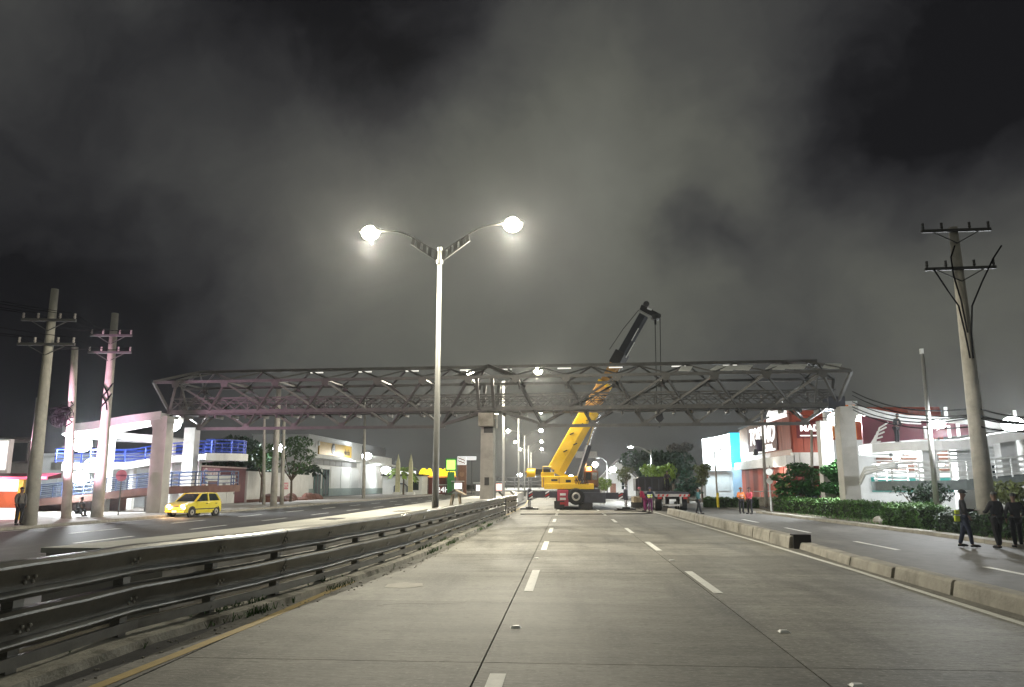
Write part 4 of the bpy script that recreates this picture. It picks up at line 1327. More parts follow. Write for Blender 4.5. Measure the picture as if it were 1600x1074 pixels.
# ------------------------------------------------------------------ buildings on the left
t = thing('bank_building', 'white commercial building with gold sign panel and dark glass doors', 'building', (-41, 118, 0))
part('wall', MB().box((-4.5, 16, 4.85), (9, 32, 9.7)), white_wall, t)
part('parapet', MB().box((-4.5, 16, 9.78), (9.3, 32.3, .2)), white_wall, t)
part('canopy', MB().box((.45, 16, 6.3), (.9, 30, .25)), white_wall, t)
for k in range(8):
    part('transom_panel', MB().box((.06, 2.8 + 3.4 * k, 5.6), (.1, 3.2, .85)), grey_wall, t)
part('plinth', MB().box((.08, 16, .65), (.14, 31.6, 1.3)), M('teal_grey_plinth', (.22, .27, .26), .6, var=.15), t)
for y in (5.0, 9.5):
    d_ = part('door', MB().box((.1, y, 2.3), (.16, 3.0, 4.4)), glass_dark, t)
    part('frame', MB().box((.17, y - 1.5, 2.3), (.1, .12, 4.4)).box((.17, y, 2.3), (.1, .1, 4.4)).box((.17, y + 1.5, 2.3), (.1, .12, 4.4)), M('green_frame', (.06, .16, .15), .5), d_)
for y in (15, 21, 27):
    part('panel', MB().box((.06, y, 3.1), (.1, 5.6, 3.6)), M('pale_panel', (.62, .64, .63), .6, var=.08), t)
sg = part('sign_panel', MB().box((.12, 14.5, 7.95), (.2, 19, 2.1)), sign_gold, t)
# round emblem with two bright discs
part('emblem', MB().tube([(.24, 12.5, 8.05), (.3, 12.5, 8.05)], .95, 18), black_m, sg)
part('emblem_disc', MB().tube([(.31, 12.6, 8.4), (.33, 12.6, 8.4)], .34, 12).tube([(.31, 12.7, 7.65), (.33, 12.7, 7.65)], .28, 12), stripe_w, sg)
link('lettering', text_mesh('docks', 1.5, .02, bold=.02), black_m, sg, (.25, 21.0, 7.75), (R(90), 0, R(90)))
for (y, z) in ((3.5, 8.3), (4.8, 8.7)):
    part('emblem_mark', MB().prism([(y - .5, z - .5), (y + .5, z - .3), (y + .2, z + .6)], 'x', .14, .24), stripe_w, t)
t2 = thing('white_annex', 'lower white annex with a grey roof box next to the gold sign building', 'building', (-41, 150.3, 0))
part('wall', MB().box((-4.5, 13, 4.0), (9, 26, 8.0)), white_wall, t2)
part('roof_box', MB().box((-3, 14, 9.2), (4, 20, 2.0)), grey_wall, t2)
part('canopy', MB().box((.6, 13, 6.2), (1.2, 24, .4)), white_wall, t2)
for y in (5, 12, 19):
    part('window', MB().box((.05, y, 2.6), (.1, 4, 3.6)), M('pale_panel'), t2)
part('plinth', MB().box((.07, 13, .6), (.12, 25.6, 1.2)), M('teal_grey_plinth'), t2)
flood('floodlight under the canopy of the white annex, left one', AT(573, 713, 141), 1300, d=1.4, group='floodlights on the white buildings')
flood('floodlight at the far corner of the white annex', AT(603, 735, 160), 1800, d=1.6, group='floodlights on the white buildings')
flood('floodlight shining through the tree before the white garden wall', AT(436, 700, 92), 4200, d=1.2, group='floodlights on the white buildings')

t = thing('maroon_shop', 'low maroon corner shop with white lettering and pale doorway', 'shop', (-34.45, 60, 0))
part('wall', MB().box((-3, 14.6, 1.82), (6, 10.8, 3.64)), maroon, t)
part('parapet', MB().box((-3, 14.6, 3.7), (6.15, 10.95, .14)), M('pale_coping2', (.5, .4, .4), .7), t)
part('door_surround', MB().box((.06, 14.0, 1.45), (.12, 6.4, 2.9)), white_wall, t)
part('opening', MB().box((.1, 12.2, 1.15), (.1, 2.0, 2.3)), M('brown_wall'), t)
d_ = part('door', MB().box((.13, 16.2, 1.3), (.1, 1.7, 2.5)), white_wall, t)
part('handle', MB().box((.2, 16.9, 1.1), (.05, .08, .2)), steel_dark, d_)
part('wall_box', MB().box((.14, 14.6, 1.9), (.08, .6, .5)), grey_wall, t)
part('sign_board', MB().box((.03, 11.9, 3.1), (.05, 3.6, .9)), M('sign_mauve', (.42, .2, .26), .6, var=.2), t)
link('lettering', text_mesh('Guarines', 1.0, .02, .3, .012), letter_plain, t, (.08, 11.9, 3.12), (R(90), 0, R(90)))
part('sign_swash', MB().prism([(10.6, 2.62), (13.2, 2.62), (12.9, 2.78), (10.9, 2.78)], 'x', .06, .09), letter_plain, t)
t = thing('garden_wall', 'white painted garden wall with a small pink notice behind three poles', 'wall', (-34.4, 80.4, 0))
for k in range(6):
    part('wall_panel', MB().box((-.15, 1.65 + 3.3 * k, 1.72 - .02 * k), (.3, 3.26, 3.4 - .04 * k)), white_wall, t)
part('notice', MB().box((.04, 11.2, 1.8), (.06, 1.6, .8)), sign_pink, t)
link('lettering', text_mesh('KMC', .7, .01), stripe_w, t, (.08, 11.2, 1.8), (R(90), 0, R(90)))
part('base_stain', MB().box((.02, 10, .18), (.1, 19.8, .4)), M('brown_wall'), t)
rm = random.Random(5)
mb = MB()
for k in range(9):
    y = 82 + k * 2.0
    mb.ell((-32.6 + rm.uniform(-.4, .4), y, .05), (rm.uniform(.6, 1.1), rm.uniform(1., 1.8), rm.uniform(.35, 1.0)), 9, 5, 0)
tag(part('earth_mound', mb, M('red_earth', (.13, .06, .045), .95, var=.4, scale=3, bump=.8), None), kind='structure')

# far left corner shop
t = thing('corner_shop', 'white lit shop at the far left with a glowing pink awning edge and orange base', 'shop', (-30.4, 40.5, 0))
yp = AT(42, 760, 40.5).x + 30.4
xt = AT(14, 700, 40.5).x + 30.4
xa = AT(75, 745, 39.3).x + 30.4
part('wall', MB().box((yp - 4, .2, 1.25), (8, .3, 2.5)), white_wall, t)
part('upper_wall', MB().box((xt - 3, .2, 3.5), (6, .3, 2.0)), white_wall, t)
part('wall_glow', MB().box((yp - 4.1, 0, 2.0), (7.8, .08, .75)).box((yp - 4.1, .0, .4), (7.8, .08, .6)), M('shop_glow', (1, .98, .95), emit=1.1), t)  # glowing panels added to make the white wall read brightly lit
part('upper_wall_glow', MB().box((xt - 3, 0, 3.6), (5.8, .08, 1.6)), M('shop_glow'), t)  # same added glow on the upper wall
part('orange_base', MB().box((yp - 4, -.05, 1.17), (7.7, .1, .86)), M('orange_red_panel', (.72, .24, .09), .5, var=.12), t)
part('yellow_post', MB().box((yp - .1, -.25, 1.15), (.28, .2, 2.3)), M('yellow_paint', (.75, .58, .03), .5), t)
aw = part('awning', MB().prism([(-.1, 2.35), (-1.2, 2.25), (-1.2, 2.4), (-.1, 2.6)], 'x', -7, xa), maroon, t)
part('awning_edge', MB().box(((xa - 7) / 2, -1.24, 2.33), (xa + 7, .06, .14)), em_pink, aw)
light(t, (xa - 1.0, -2.0, 2.9), 10000, (1, .55, .78), 'SPOT', .5, 110, Vector((-.42, -.75, -.5)).to_track_quat('Z', 'Y').to_euler(), .5)  # added pink spot aimed up to tint truss and poles; no fixture
light(t, (xa - 2.5, -1.6, 2.0), 160, (1, .6, .7), 'POINT', .4)
t = thing('grey_house', 'grey upstairs room with dark window behind the far left shop', 'building', (AT(50, 700, 42.6).x, 42.6, 0))
part('wall', MB().box((-1.5, .4, 2.3), (3.0, .8, 4.6)), grey_wall, t)
part('window', MB().box((-.72, -.04, 3.85), (1.0, .1, 1.1)), glass_dark, t)
part('frame', MB().box((-.16, -.09, 3.85), (.08, .1, 1.2)).box((-1.28, -.09, 3.85), (.08, .1, 1.2)).box((-.72, -.09, 3.28), (1.2, .1, .06)), steel_paint, t)
part('roof', MB().box((-1.5, .3, 4.66), (3.2, 1.3, .1)), steel_dark, t)

# no-entry like round sign by the left pole
t = thing('round_sign', 'pink round road sign with a dark bar on a thin post', 'road sign', G(177, 808) + Vector((0, .5, 0)))
part('post', MB().tube([(0, 0, 0), (0, 0, 2.7)], .04, 8), steel_paint, t)
part('disc', MB().tube([(0, -.05, 2.55), (0, -.02, 2.55)], .36, 20), sign_pink, t)
part('bar', MB().box((0, -.06, 2.55), (.7, .02, .1)), M('dark_red', (.2, .02, .05), .5), t)

# row in the distance on the left
t = thing('white_hall', 'low white hall with dark flat roof between two yellow obelisks', 'building', AT(628, 775, 145))
t.location.z = 0
part('wall', MB().box((0, 3, 1.8), (7.6, 6, 3.6)), white_wall, t)
part('roof', MB().box((0, 3, 3.75), (8.2, 6.8, .3)), black_m, t)
part('sign_strip', MB().box((-.2, -.1, 4.2), (5.6, .2, .6)), white_letter, t)
part('archway', MB().tube([(-1.5, -.1, 0), (-1.5, -.1, 1.6), (-.9, -.1, 2.1), (.4, -.1, 2.1), (1.0, -.1, 1.6), (1.0, -.1, 0)], .12, 6), navy_rail, t)
part('window', MB().box((2.6, -.04, 1.7), (1.2, .1, 1.6)), glass_dark, t)
for px, lab in ((621, 'left yellow obelisk post, beside the little lit palm'), (641, 'right yellow obelisk post before the white hall')):
    p = AT(px, 770, 140)
    o = thing('obelisk_post', lab, 'post', (p.x, 140, 0), 0, 'yellow obelisk posts')
    part('shaft', MB().add([(-.4, -.4, 0), (.4, -.4, 0), (.4, .4, 0), (-.4, .4, 0), (-.32, -.3, 5.8), (.32, -.3, 5.8), (.32, .3, 5.8), (-.32, .3, 5.8), (0, 0, 7.6)],
                           [(0, 1, 5, 4), (1, 2, 6, 5), (2, 3, 7, 6), (3, 0, 4, 7), (4, 5, 8), (5, 6, 8), (6, 7, 8), (7, 4, 8)]), M('pale_yellow', (.55, .53, .32), .6, var=.15), o)
    part('base', MB().box((0, 0, .3), (1.6, 1.4, .6)), white_wall, o)


def palm(label, loc, h, fl, n, mat, trunkr=.1):
    t = thing('palm_tree', label, 'palm', loc)
    rp = random.Random(int(h * 100))
    part('trunk', MB().tube([(0, 0, 0), (.05, 0, h * .5), (0, 0, h)], [trunkr * 1.3, trunkr, trunkr * .8], 7), bark, t)
    for k in range(n):
        a = 6.28 * k / n + rp.uniform(-.2, .2)
        el = rp.uniform(.3, 1.1)
        pts = []
        for i in range(6):
            f = i / 5
            pts.append(Vector((math.cos(a) * fl * f, math.sin(a) * fl * f, h + fl * (math.sin(el) * f - .95 * f * f))))
        mb = MB()
        for i in range(5):
            for sd in (-1, 1):
                w_ = fl * .2 * math.sin(math.pi * (i + .6) / 6)
                nrm_ = Vector((-math.sin(a), math.cos(a), -.25)) * sd * w_
                mb.add([pts[i], pts[i + 1], pts[i + 1] + nrm_ + (pts[i + 1] - pts[i]) * .3, pts[i].lerp(pts[i + 1], .4) + nrm_], [(0, 1, 2, 3)])
        part('frond', mb, mat, t)
    return t


pp = AT(480, 770, 104)
palm('little dark palm in front of the white building', (pp.x, 104, 0), 4.2, 2.4, 11, leaf_d)
pp = AT(630, 770, 142.5)
palm('little pale green lit palm between the yellow obelisks', (pp.x, 142.5, 0), 4.5, 3.2, 9, leaf_l, .15)
t = thing('market_kiosk', 'dark red kiosk with rounded glowing yellow domes on its roof', 'kiosk', (-26.0, 152, 0))
part('wall', MB().box((0, 2, 1.7), (7.4, 4, 3.4)), M('kiosk_red', (.12, .02, .015), .6, var=.2), t)
for x in (-3.7, -1.8, 0, 1.8, 3.7):
    part('post', MB().box((x, -.15, 1.75), (.16, .2, 3.5)), steel_paint, t)
part('shelf', MB().box((-2.7, -.2, 2.0), (1.7, .2, .1)).box((-2.7, -.2, 1.2), (1.7, .2, .1)).box((1.2, -.2, 1.9), (2.4, .2, .14)), white_rail, t)
link('lettering', text_mesh('24H', 1.5, .03), white_letter, t, (1.3, -.3, .9), (R(90), 0, 0))
for x, w in ((-2.9, 1.0), (-1.7, .7), (.4, 1.0), (1.6, .9), (3.0, .65)):
    part('yellow_dome', MB().ell((x, .4, 3.7), (w * .95, .8, 1.5), 12, 6, 0), em_yellow, t)
part('fascia', MB().box((0, -.12, 3.5), (7.6, .2, .25)), M('orange_glow', (1, .35, .06), emit=1.1), t)
t = thing('box_sign', 'green and white lit square sign on a post in the distance', 'sign', (AT(704, 770, 150).x, 150, 0))
part('post', MB().box((0, .2, 2.2), (1.4, .3, 4.4)), M('green_paint', (.03, .22, .05), .5), t)
part('face', MB().box((0, 0, 5.8), (1.75, .4, 1.9)), em_green, t, bevel=.1)
part('frame', MB().box((0, .15, 5.8), (2.2, .3, 2.5)), M('green_paint'), t)
t = thing('billboard_tower', 'dark brown sign tower with pale lit panels on top', 'billboard', (AT(722, 770, 160).x, 160, 0))
part('tower', MB().box((0, 0, 3.0), (1.7, .8, 6.0)), M('brown_slat'), t)
part('emblem', MB().tube([(0, -.45, 4.1), (0, -.41, 4.1)], .55, 12), M('tan', (.3, .16, .1), .6), t)
part('top_panel', MB().box((-.1, -.1, 6.9), (1.8, .9, 1.8)), M('lit_pale', (.85, .87, .95), emit=.55), t)
part('side_panel', MB().box((1.9, .1, 7.4), (2.0, .5, .8)), M('lit_pale'), t)
part('side_post', MB().box((2.0, .1, 3.5), (.2, .2, 7)), steel_dark, t)
for k in range(2):
    part('panel_bar', MB().box((-.1, -.58, 6.6 + .6 * k), (1.6, .03, .2), m=Matrix.Rotation(R(20), 3, 'Y')), M('tan'), t)
# lit props standing in for traffic and string lights by the pier
for i, (px, d, h, c, lab) in enumerate(((752, 118, 2.2, em_white, 'small white lit stall left of the bridge pier'), (778, 125, 2.4, M('lit_rose', (1, .55, .5), emit=1.6), 'small rose lit stall right of the bridge pier'), (715, 150, 2.6, M('lit_pale'), 'pale lit stall below the sign tower'))):
    p = AT(px, 770, d)
    t = thing('prop', lab, 'prop', (p.x, d, 0), 0, 'lit props down the road')
    part('counter', MB().box((0, 0, .5), (2.0, 1.2, 1.0)), grey_wall, t)
    part('roof', MB().box((0, 0, h), (2.4, 1.6, .12)), M('pale_panel'), t)
    for sx in (-1, 1):
        part('post', MB().box((sx * .95, -.5, h / 2), (.08, .08, h)), steel_paint, t)
    part('lit_front', MB().box((0, .3, h * .65), (1.7, .1, h * .45)), M('prop_glow', (1, .9, .85), emit=1.2) if i != 1 else c, t)
# white footbridge railing / overpass far down the median
t = thing('overpass', 'low white overpass with railings far down the road behind the crane', 'overpass', (AT(818, 760, 150).x, 150, 0))
part('deck', MB().box((0, 0, 1.1), (13, 4, .5)), white_wall, t)
for z in (1.9, 2.5, 3.3):
    part('rail', MB().bar((-6.4, -2, z), (6.4, -2, z), .16), steel_paint, t)
for k in range(9):
    part('post', MB().box((-6.3 + 1.57 * k, -2, 2.3), (.16, .16, 2.2)), steel_paint, t)
for x in (-5, 0, 5):
    part('pier', MB().box((x, 0, .42), (.8, 3, .85)), grey_wall, t)
flood('floodlight on the far white overpass', AT(812, 742, 146), 500, d=.7, group='distant lamps')

# ------------------------------------------------------------------ buildings on the right
rb_ = thing('red_store', 'red clad store with a white canopy band and big white letters', 'building', (21.6, 75, 0))
# front (facing the road junction) runs away at the left, second front faces the viewer
part('front_wall', MB().prism([(0, 0), (14, 0), (14, 8), (0, 8)], 'z', 0, 9.3).add([], []), red_wall, rb_)
part('side_wall', MB().prism([(-.05, .1), (-.05, 7.9), (1.8, 30), (6, 30), (6, 8.1), (.0, 8.1)], 'z', 0, 9.2), copper, rb_)
for k in range(14):
    part('cladding_panel', MB().box((.55 + 1.0 * k, -.06, 7.1), (.95, .1, 3.9)), red_wall, rb_)
for k in range(11):
    part('lower_panel', MB().box((.6 + 1.25 * k, -.05, 1.9), (1.18, .08, 3.7)), M('dark_red_panel', (.22, .035, .03), .5, var=.25, scale=1.5, stretch=(1, 1, .2)), rb_)
for k in range(9):
    y = 1.5 + k * 3.2
    part('side_panel', MB().box((-.02 + 1.8 * max(0, y - 7.9) / 22.1 - .06, y, 2.0), (.1, 2.9, 3.8)), brick_red if k % 2 else red_wall, rb_)
    part('upper_panel', MB().box((-.02 + 1.8 * max(0, y - 7.9) / 22.1 - .06, y, 7.2), (.1, 3.1, 3.7)), copper if k > 2 else brick_red, rb_)
part('canopy_band', MB().box((7.0, -.45, 4.35), (14.4, .9, 1.25)), white_wall, rb_)
for k in range(13):
    part('band_rib', MB().box((.4 + 1.08 * k, -.93, 4.35), (.07, .06, 1.2)), M('pale_panel'), rb_)
part('canopy_side', MB().add([(-.9, -.9, 3.72), (-.9, 8, 3.72), (.9, 30, 3.9), (1.7, 30, 3.9), (-.1, 8, 3.72), (-.1, -.9, 3.72), (-.9, -.9, 4.7), (-.9, 8, 4.7), (.9, 30, 4.8), (1.7, 30, 4.8), (-.1, 8, 4.7), (-.1, -.9, 4.7)],
                             [(0, 1, 2, 3, 4, 5), (11, 10, 9, 8, 7, 6), (0, 6, 7, 1), (1, 7, 8, 2), (2, 8, 9, 3), (3, 9, 10, 4), (4, 10, 11, 5), (5, 11, 6, 0)]), white_wall, rb_)
link('lettering', text_mesh('MADERIND', .86, .06, 0, .026), white_letter, rb_, (2.95, -.22, 7.3), (R(90), 0, 0))
part('sign_backing', MB().box((3.15, -.13, 7.2), (5.4, .06, 1.7)), M('sign_dark_red', (.16, .015, .02), .5), rb_)
for dx in (-1.35, 1.35):
    part('sign_underline', MB().box((3.15 + dx, -.2, 6.6), (2.1, .08, .1)), white_letter, rb_)
part('sign_stud', MB().prism([(2.98, 6.6), (3.15, 6.4), (3.32, 6.6), (3.15, 6.8)], 'y', -.24, -.16), white_letter, rb_)
# script sign on the side facade
sgp = part('side_sign', MB().box((-.22, 10.5, 6.9), (.1, 12.4, 2.9)), M('sign_brown', (.12, .05, .04), .6, var=.2), rb_)
link('lettering', text_mesh('TOSSINO', 2.6, .06, .25, .05), white_letter, sgp, (-.34, 10.3, 7.2), (R(90), 0, R(-90)))
link('lettering', text_mesh('TIENDA', .75, .04, 0, .02), white_letter, sgp, (-.34, 7.2, 5.85), (R(90), 0, R(-90)))
part('sign_underline', MB().box((-.32, 10.8, 5.55), (.06, 11.8, .2)), white_letter, sgp)
part('sign_rail', MB().tube([(-1.0, 4.0, 8.75), (-1.0, 18, 8.6)], .1, 6), steel_dark, sgp)
part('lit_arch', MB().prism([(0.6, 8.5), (7.6, 8.5), (7.4, 9.2), (6, 9.9), (4, 10.3), (2, 10.2), (.8, 9.6)], 'x', -.35, -.12), white_letter, rb_)
flood('floodlight above the canopy lighting the red store letters', (25.0, 71.6, 5.6), 520, (1, .95, .9), d=.3, group='store floodlights')
flood('floodlight above the canopy lighting the script sign of the red store', (17.2, 86, 5.6), 260, (1, .9, .85), d=.35, group='store floodlights')
flood('lamp under the canopy at the corner of the red store', (20.4, 79, 3.2), 260, (1, .9, .8), d=.25, group='store floodlights')
part('store_step', MB().box((4, -2.2, .25), (10, 3.2, .5)), concrete, rb_)
t = thing('low_wall', 'low pale stone wall with a rail in front of the red store', 'low wall', (17.5, 72.5, 0))
for k in range(6):
    part('stone_block', MB().box((.0 + 1.05 * k, .0, .42 + .02 * (k % 2)), (1.02, .45, .84)), old_concrete, t, bevel=.02)
part('top_rail', MB().bar((-.4, 0, 1.35), (6.2, 0, 1.5), .07), white_rail, t)
for k in range(4):
    part('rail_post', MB().bar((.2 + 1.9 * k, 0, .85), (.2 + 1.9 * k, 0, 1.4), .06), white_rail, t)
for i, px in enumerate((1176, 1197)):
    p = AT(px, 785, 71)
b = AT(1197, 785, 68); b.z = 0
upole('s', 'pale utility pole with a dark box in front of the red store', b, AT(1189, 618, 68), .17, .08)
bx = AT(1186, 697, 67.6)
t = thing('junction_box', 'dark transformer box high on the pole before the red store', 'transformer', (bx.x, 67.5, bx.z))
part('tank', MB().tube([(-.05, 0, -.5), (-.05, 0, .45)], .3, 10), M('violet_black', (.035, .015, .05), .5), t)
part('lid', MB().tube([(-.05, 0, .45), (-.05, 0, .55)], .34, 10), black_m, t)
part('bushing', MB().tube([(.15, -.1, .55), (.15, -.1, .85)], .06, 6), black_m, t)
part('fuse_box', MB().box((-.35, -.05, -.55), (.35, .35, .5)), black_m, t)
p = AT(1122, 790, 66); p.z = 0
upole('t', 'thin dark pole in front of the glowing white billboard', p, AT(1116, 705, 66), .09, .06)
part('yellow_band', MB().tube([(0, 0, .1), (0, 0, 1.3)], .11, 8), M('yellow_paint'), POLES['t'][0])
p = AT(1205, 795, 57.5); p.z = 0
t = thing('sign_post', 'white sign post with two round signs one above the other', 'road sign', p)
part('post', MB().tube([(0, 0, 0), (0, 0, 2.6)], .06, 8), white_rail, t)
part('disc', MB().tube([(0, -.08, 2.9), (0, -.05, 2.9)], .26, 14), stripe_w, t)
part('disc', MB().tube([(0, -.08, 2.25), (0, -.05, 2.25)], .24, 14), stripe_w, t)
for px, ty, lab in ((1269, 660, 'slim grey pole left of the floodlit right bridge column'),):
    p = AT(px, 790, 63); p.z = 0
    upole('u', lab, p, AT(px - 1, 672, 63), .13, .1)
# cyan kiosk with glowing board
t = thing('cyan_store', 'pale store with a huge glowing white board and a cyan side panel', 'building', (AT(1128, 780, 108).x, 108, 0))
part('wall', MB().box((0, 3, 2.2), (4.2, 6, 4.4)), white_wall, t)
part('lit_board', MB().prism([(-2.35, 4.6), (1.35, 4.2), (1.35, 8.95), (-.6, 8.5), (-2.4, 8.2)], 'y', -.6, -.2), em_sign, t)
for k in range(5):
    part('bulb', MB().ell((-1.9 + .75 * k, -.4, 4.25 - .05 * k), (.2, .2, .25), 8, 5), em_sign, t)
part('cyan_panel', MB().box((2.1, .2, 6.7), (1.45, 1.2, 4.7)), em_cyan, t)
part('blue_post', MB().box((2.35, .0, 2.15), (1.5, 1.0, 4.3)), pale_blue, t)
part('window', MB().box((.4, -.06, 2.3), (1.6, .12, 2.4)), M('pale_panel'), t)
part('canopy', MB().box((-.5, -.5, 3.9), (3.4, 1.0, .2)), white_rail, t)
light(t, (-.6, -3.6, 6.0), 2200, (.75, .92, 1), 'POINT', 1.0)
# distant road sign
t = thing('road_gantry_sign', 'blank grey direction sign board above the crane cab far away', 'road sign', (AT(917, 770, 150).x, 150, 0))
part('board', MB().box((0, 0, 7.7), (4.2, .12, 1.3)), grey_wall, t)
part('post', MB().box((1.9, .15, 3.6), (.2, .2, 7.2)), steel_paint, t)
part('brace', MB().bar((-1.9, .15, 7.7), (2.2, .15, 7.7), .14), steel_paint, t)
# gabled white house and lights
t = thing('gabled_house', 'small white gabled house brightly lit beyond the lorry', 'house', (AT(968, 770, 135).x, 135, 0))
part('wall', MB().prism([(-2.8, 0), (2.8, 0), (2.8, 3.2), (0, 5.9), (-2.8, 3.2)], 'y', 0, 7), white_wall, t)
part('roof', MB().prism([(-3.2, 3.05), (0, 6.15), (3.2, 3.05), (3.2, 3.25), (0, 6.4), (-3.2, 3.25)], 'y', -.4, 7.4), grey_wall, t)
w_ = part('window', MB().box((.9, -.05, 1.8), (1.0, .1, 1.3)), glass_dark, t)
part('frame', MB().box((.9, -.12, 1.8), (.08, .05, 1.3)).box((.9, -.12, 1.8), (1.0, .05, .08)), white_rail, w_)
part('door', MB().box((-1.1, -.05, 1.1), (1.0, .1, 2.1)), M('brown_slat'), t)
flood('floodlight on the gabled white house', (AT(956, 735, 131).x, 128, 4.4), 3500, d=.9, group='distant lamps')
for px, py, d, lab in ((892, 747, 130, 'round lamp just right of the boom foot, far away'), (930, 726, 135, 'small lamp on a slim post beside the road sign')):
    p = AT(px, py, d)
    t = thing('street_lamp', lab, 'street lamp', (p.x, d, 0), 0, 'distant lamps')
    part('pole', MB().tube([(0, 0, 0), (0, 0, p.z - .2)], .1, 8), lamp_white, t)
    part('globe', MB().ell((0, 0, p.z), (.5, .5, .5), 10, 8), em_white, t)
p = AT(949, 770, 128)
lamp_single('grey single arm lamp post in front of the gabled house', (p.x, 128, 0), 6.0, 1.2, M('pale_panel'), 0.01)


# ------------------------------------------------------------------ trees, hedges
def tree(label, base, h, crown, n, leafsize, mat, tr=.16, seed=1, group=None, forks=3, flat=.0):
    t = thing('tree', label, 'tree', base, 0, group)
    rt = random.Random(seed)
    ch = min(c[0][2] - c[1][2] for c in crown)
    tops = [Vector(c[0]) for c in crown]
    mid_ = Vector((0, 0, max(.3, ch * .8)))
    mb = MB().tube([(0, 0, -.1), mid_ * .5 + Vector((.04, 0, 0)), mid_], [tr * 1.3, tr, tr * .85], 8)
    for c in tops[:6]:
        mb.tube([mid_, mid_.lerp(c, .5) + Vector((rt.uniform(-.2, .2), 0, .1)), c], [tr * .7, tr * .4, tr * .12], 6)
    part('trunk', mb, bark, t)
    part('crown', leaves(rt, crown, n, leafsize, flat), mat, t)
    return t


def crown_of(seed, r, zc, zr, k=9, spread=.62, sub_=.45):
    rc = random.Random(seed)
    res = []
    for _ in range(k):
        a = rc.uniform(0, 6.28)
        d = r * spread * math.sqrt(rc.random()) * 1.2
        q = r * sub_ * rc.uniform(.7, 1.3)
        res.append(((d * math.cos(a), d * math.sin(a), zc + zr * rc.uniform(-.6, .65)), (q, q, q * rc.uniform(.5, .8))))
    return res


def gpt(px, d):
    p = AT(px, 760, d)
    return (p.x, d, 0.)


rdk = random.Random(11)
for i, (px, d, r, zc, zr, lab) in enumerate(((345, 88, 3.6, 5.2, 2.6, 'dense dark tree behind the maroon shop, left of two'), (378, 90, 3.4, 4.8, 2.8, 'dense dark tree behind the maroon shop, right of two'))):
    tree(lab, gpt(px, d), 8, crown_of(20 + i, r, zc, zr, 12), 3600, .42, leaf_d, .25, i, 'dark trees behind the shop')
tree('leafy street tree before the white garden wall, lamp shining through it', gpt(455, 84), 7, [((-1.0, 0, 5.9), (1.9, 1.5, .9)), ((1.2, .2, 5.3), (1.5, 1.3, .7)), ((.4, .4, 6.7), (1.7, 1.5, .7)), ((-1.9, .2, 4.6), (1.0, 1, .8)), ((.3, .1, 3.8), (1.2, 1, .8)), ((1.9, 0, 4.2), (.8, .8, .6))], 1500, .34, leaf_m, .14, 3)
tree('thin leafy tree between the poles before the garden wall', gpt(408, 80), 6, [((-.8, 0, 4.9), (1.2, 1.1, .9)), ((.5, .2, 5.6), (1.1, 1, .8)), ((.0, .1, 4.0), (.9, .9, .7))], 650, .3, leaf_m, .1, 4)
tree('big dark tree behind the lorry and its curved street lamp', gpt(1022, 104), 7, crown_of(31, 4.3, 4.0, 2.2, 14), 5200, .42, leaf_d, .25, 5)
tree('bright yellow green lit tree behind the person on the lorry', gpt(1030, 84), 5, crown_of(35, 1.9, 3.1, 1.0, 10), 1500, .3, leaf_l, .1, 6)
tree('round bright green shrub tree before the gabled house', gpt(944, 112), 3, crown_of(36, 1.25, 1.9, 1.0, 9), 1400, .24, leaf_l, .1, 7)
tree('blue green conifer like tree beside the side street', gpt(1074, 84), 5, [((0, 0, 1.2), (1.6, 1.6, .5)), ((.1, 0, 1.9), (1.35, 1.3, .4)), ((0, 0, 2.6), (1.05, 1.0, .4)), ((0, 0, 3.2), (.7, .7, .4)), ((0, 0, 3.7), (.35, .35, .35))], 1700, .3, M('leaf_bluegreen', (.045, .12, .075), .6, var=.4), .12, 8, flat=.4)
tree('slim olive green tree left of the glowing billboard', gpt(1096, 86), 5, crown_of(41, 1.25, 3.0, 1.5, 10), 1700, .27, M('leaf_olive', (.10, .12, .035), .6, var=.4), .12, 9)
tree('tall pale grey tree standing behind the conifer', gpt(1068, 122), 8, crown_of(42, 2.2, 6.8, 1.6, 10), 2200, .4, leaf_pale, .2, 10)
tree('dark tree far behind the lorry, right of the curved street lamp', gpt(1052, 112), 7, crown_of(47, 3.4, 4.2, 2.0, 12), 3200, .42, leaf_d, .22, 12)
tree('broad tree with spreading branches left of the floodlit right column', gpt(1250, 57), 4, [((-1.2, 0, 2.5), (.9, .9, .3)), ((.2, -.2, 2.9), (1.2, 1, .35)), ((1.1, 0, 2.3), (1.0, 1, .35)), ((-.5, .1, 1.9), (1.3, 1.1, .4)), ((.9, .1, 1.55), (1.2, 1, .35)), ((-.1, 0, 3.3), (.8, .8, .25)), ((-.9, .2, 1.4), (.9, 1, .3))], 5200, .25, M('leaf_green', (.05, .155, .04), .55, var=.45), .11, 13, flat=.5)
tree('dark tree close to the right ramp column', gpt(1312, 51.5), 4, [((-.4, 0, 2.9), (.8, .8, .4)), ((.3, 0, 2.4), (.95, .9, .4)), ((-.3, .1, 1.8), (1.0, 1, .4)), ((.5, .1, 1.4), (.7, .8, .35)), ((.0, 0, 3.3), (.5, .5, .3))], 3600, .23, M('leaf_green'), .1, 14, flat=.4)
tree('low dark tree under the lower right ramp, left of the lamp post', gpt(1440, 43.5), 3, crown_of(52, 1.5, 1.3, .5, 9), 1500, .2, leaf_d, .09, 15)
tree('olive tree under the right ramp at the picture edge', gpt(1590, 42), 3, crown_of(53, 1.7, 1.4, .6, 9), 1700, .2, M('leaf_olive'), .09, 16)
tree('spindly tree beside the lorry load of timbers', gpt(978, 100), 4, crown_of(55, 1.3, 3.4, 1.3, 8), 900, .26, M('leaf_olive'), .1, 17)


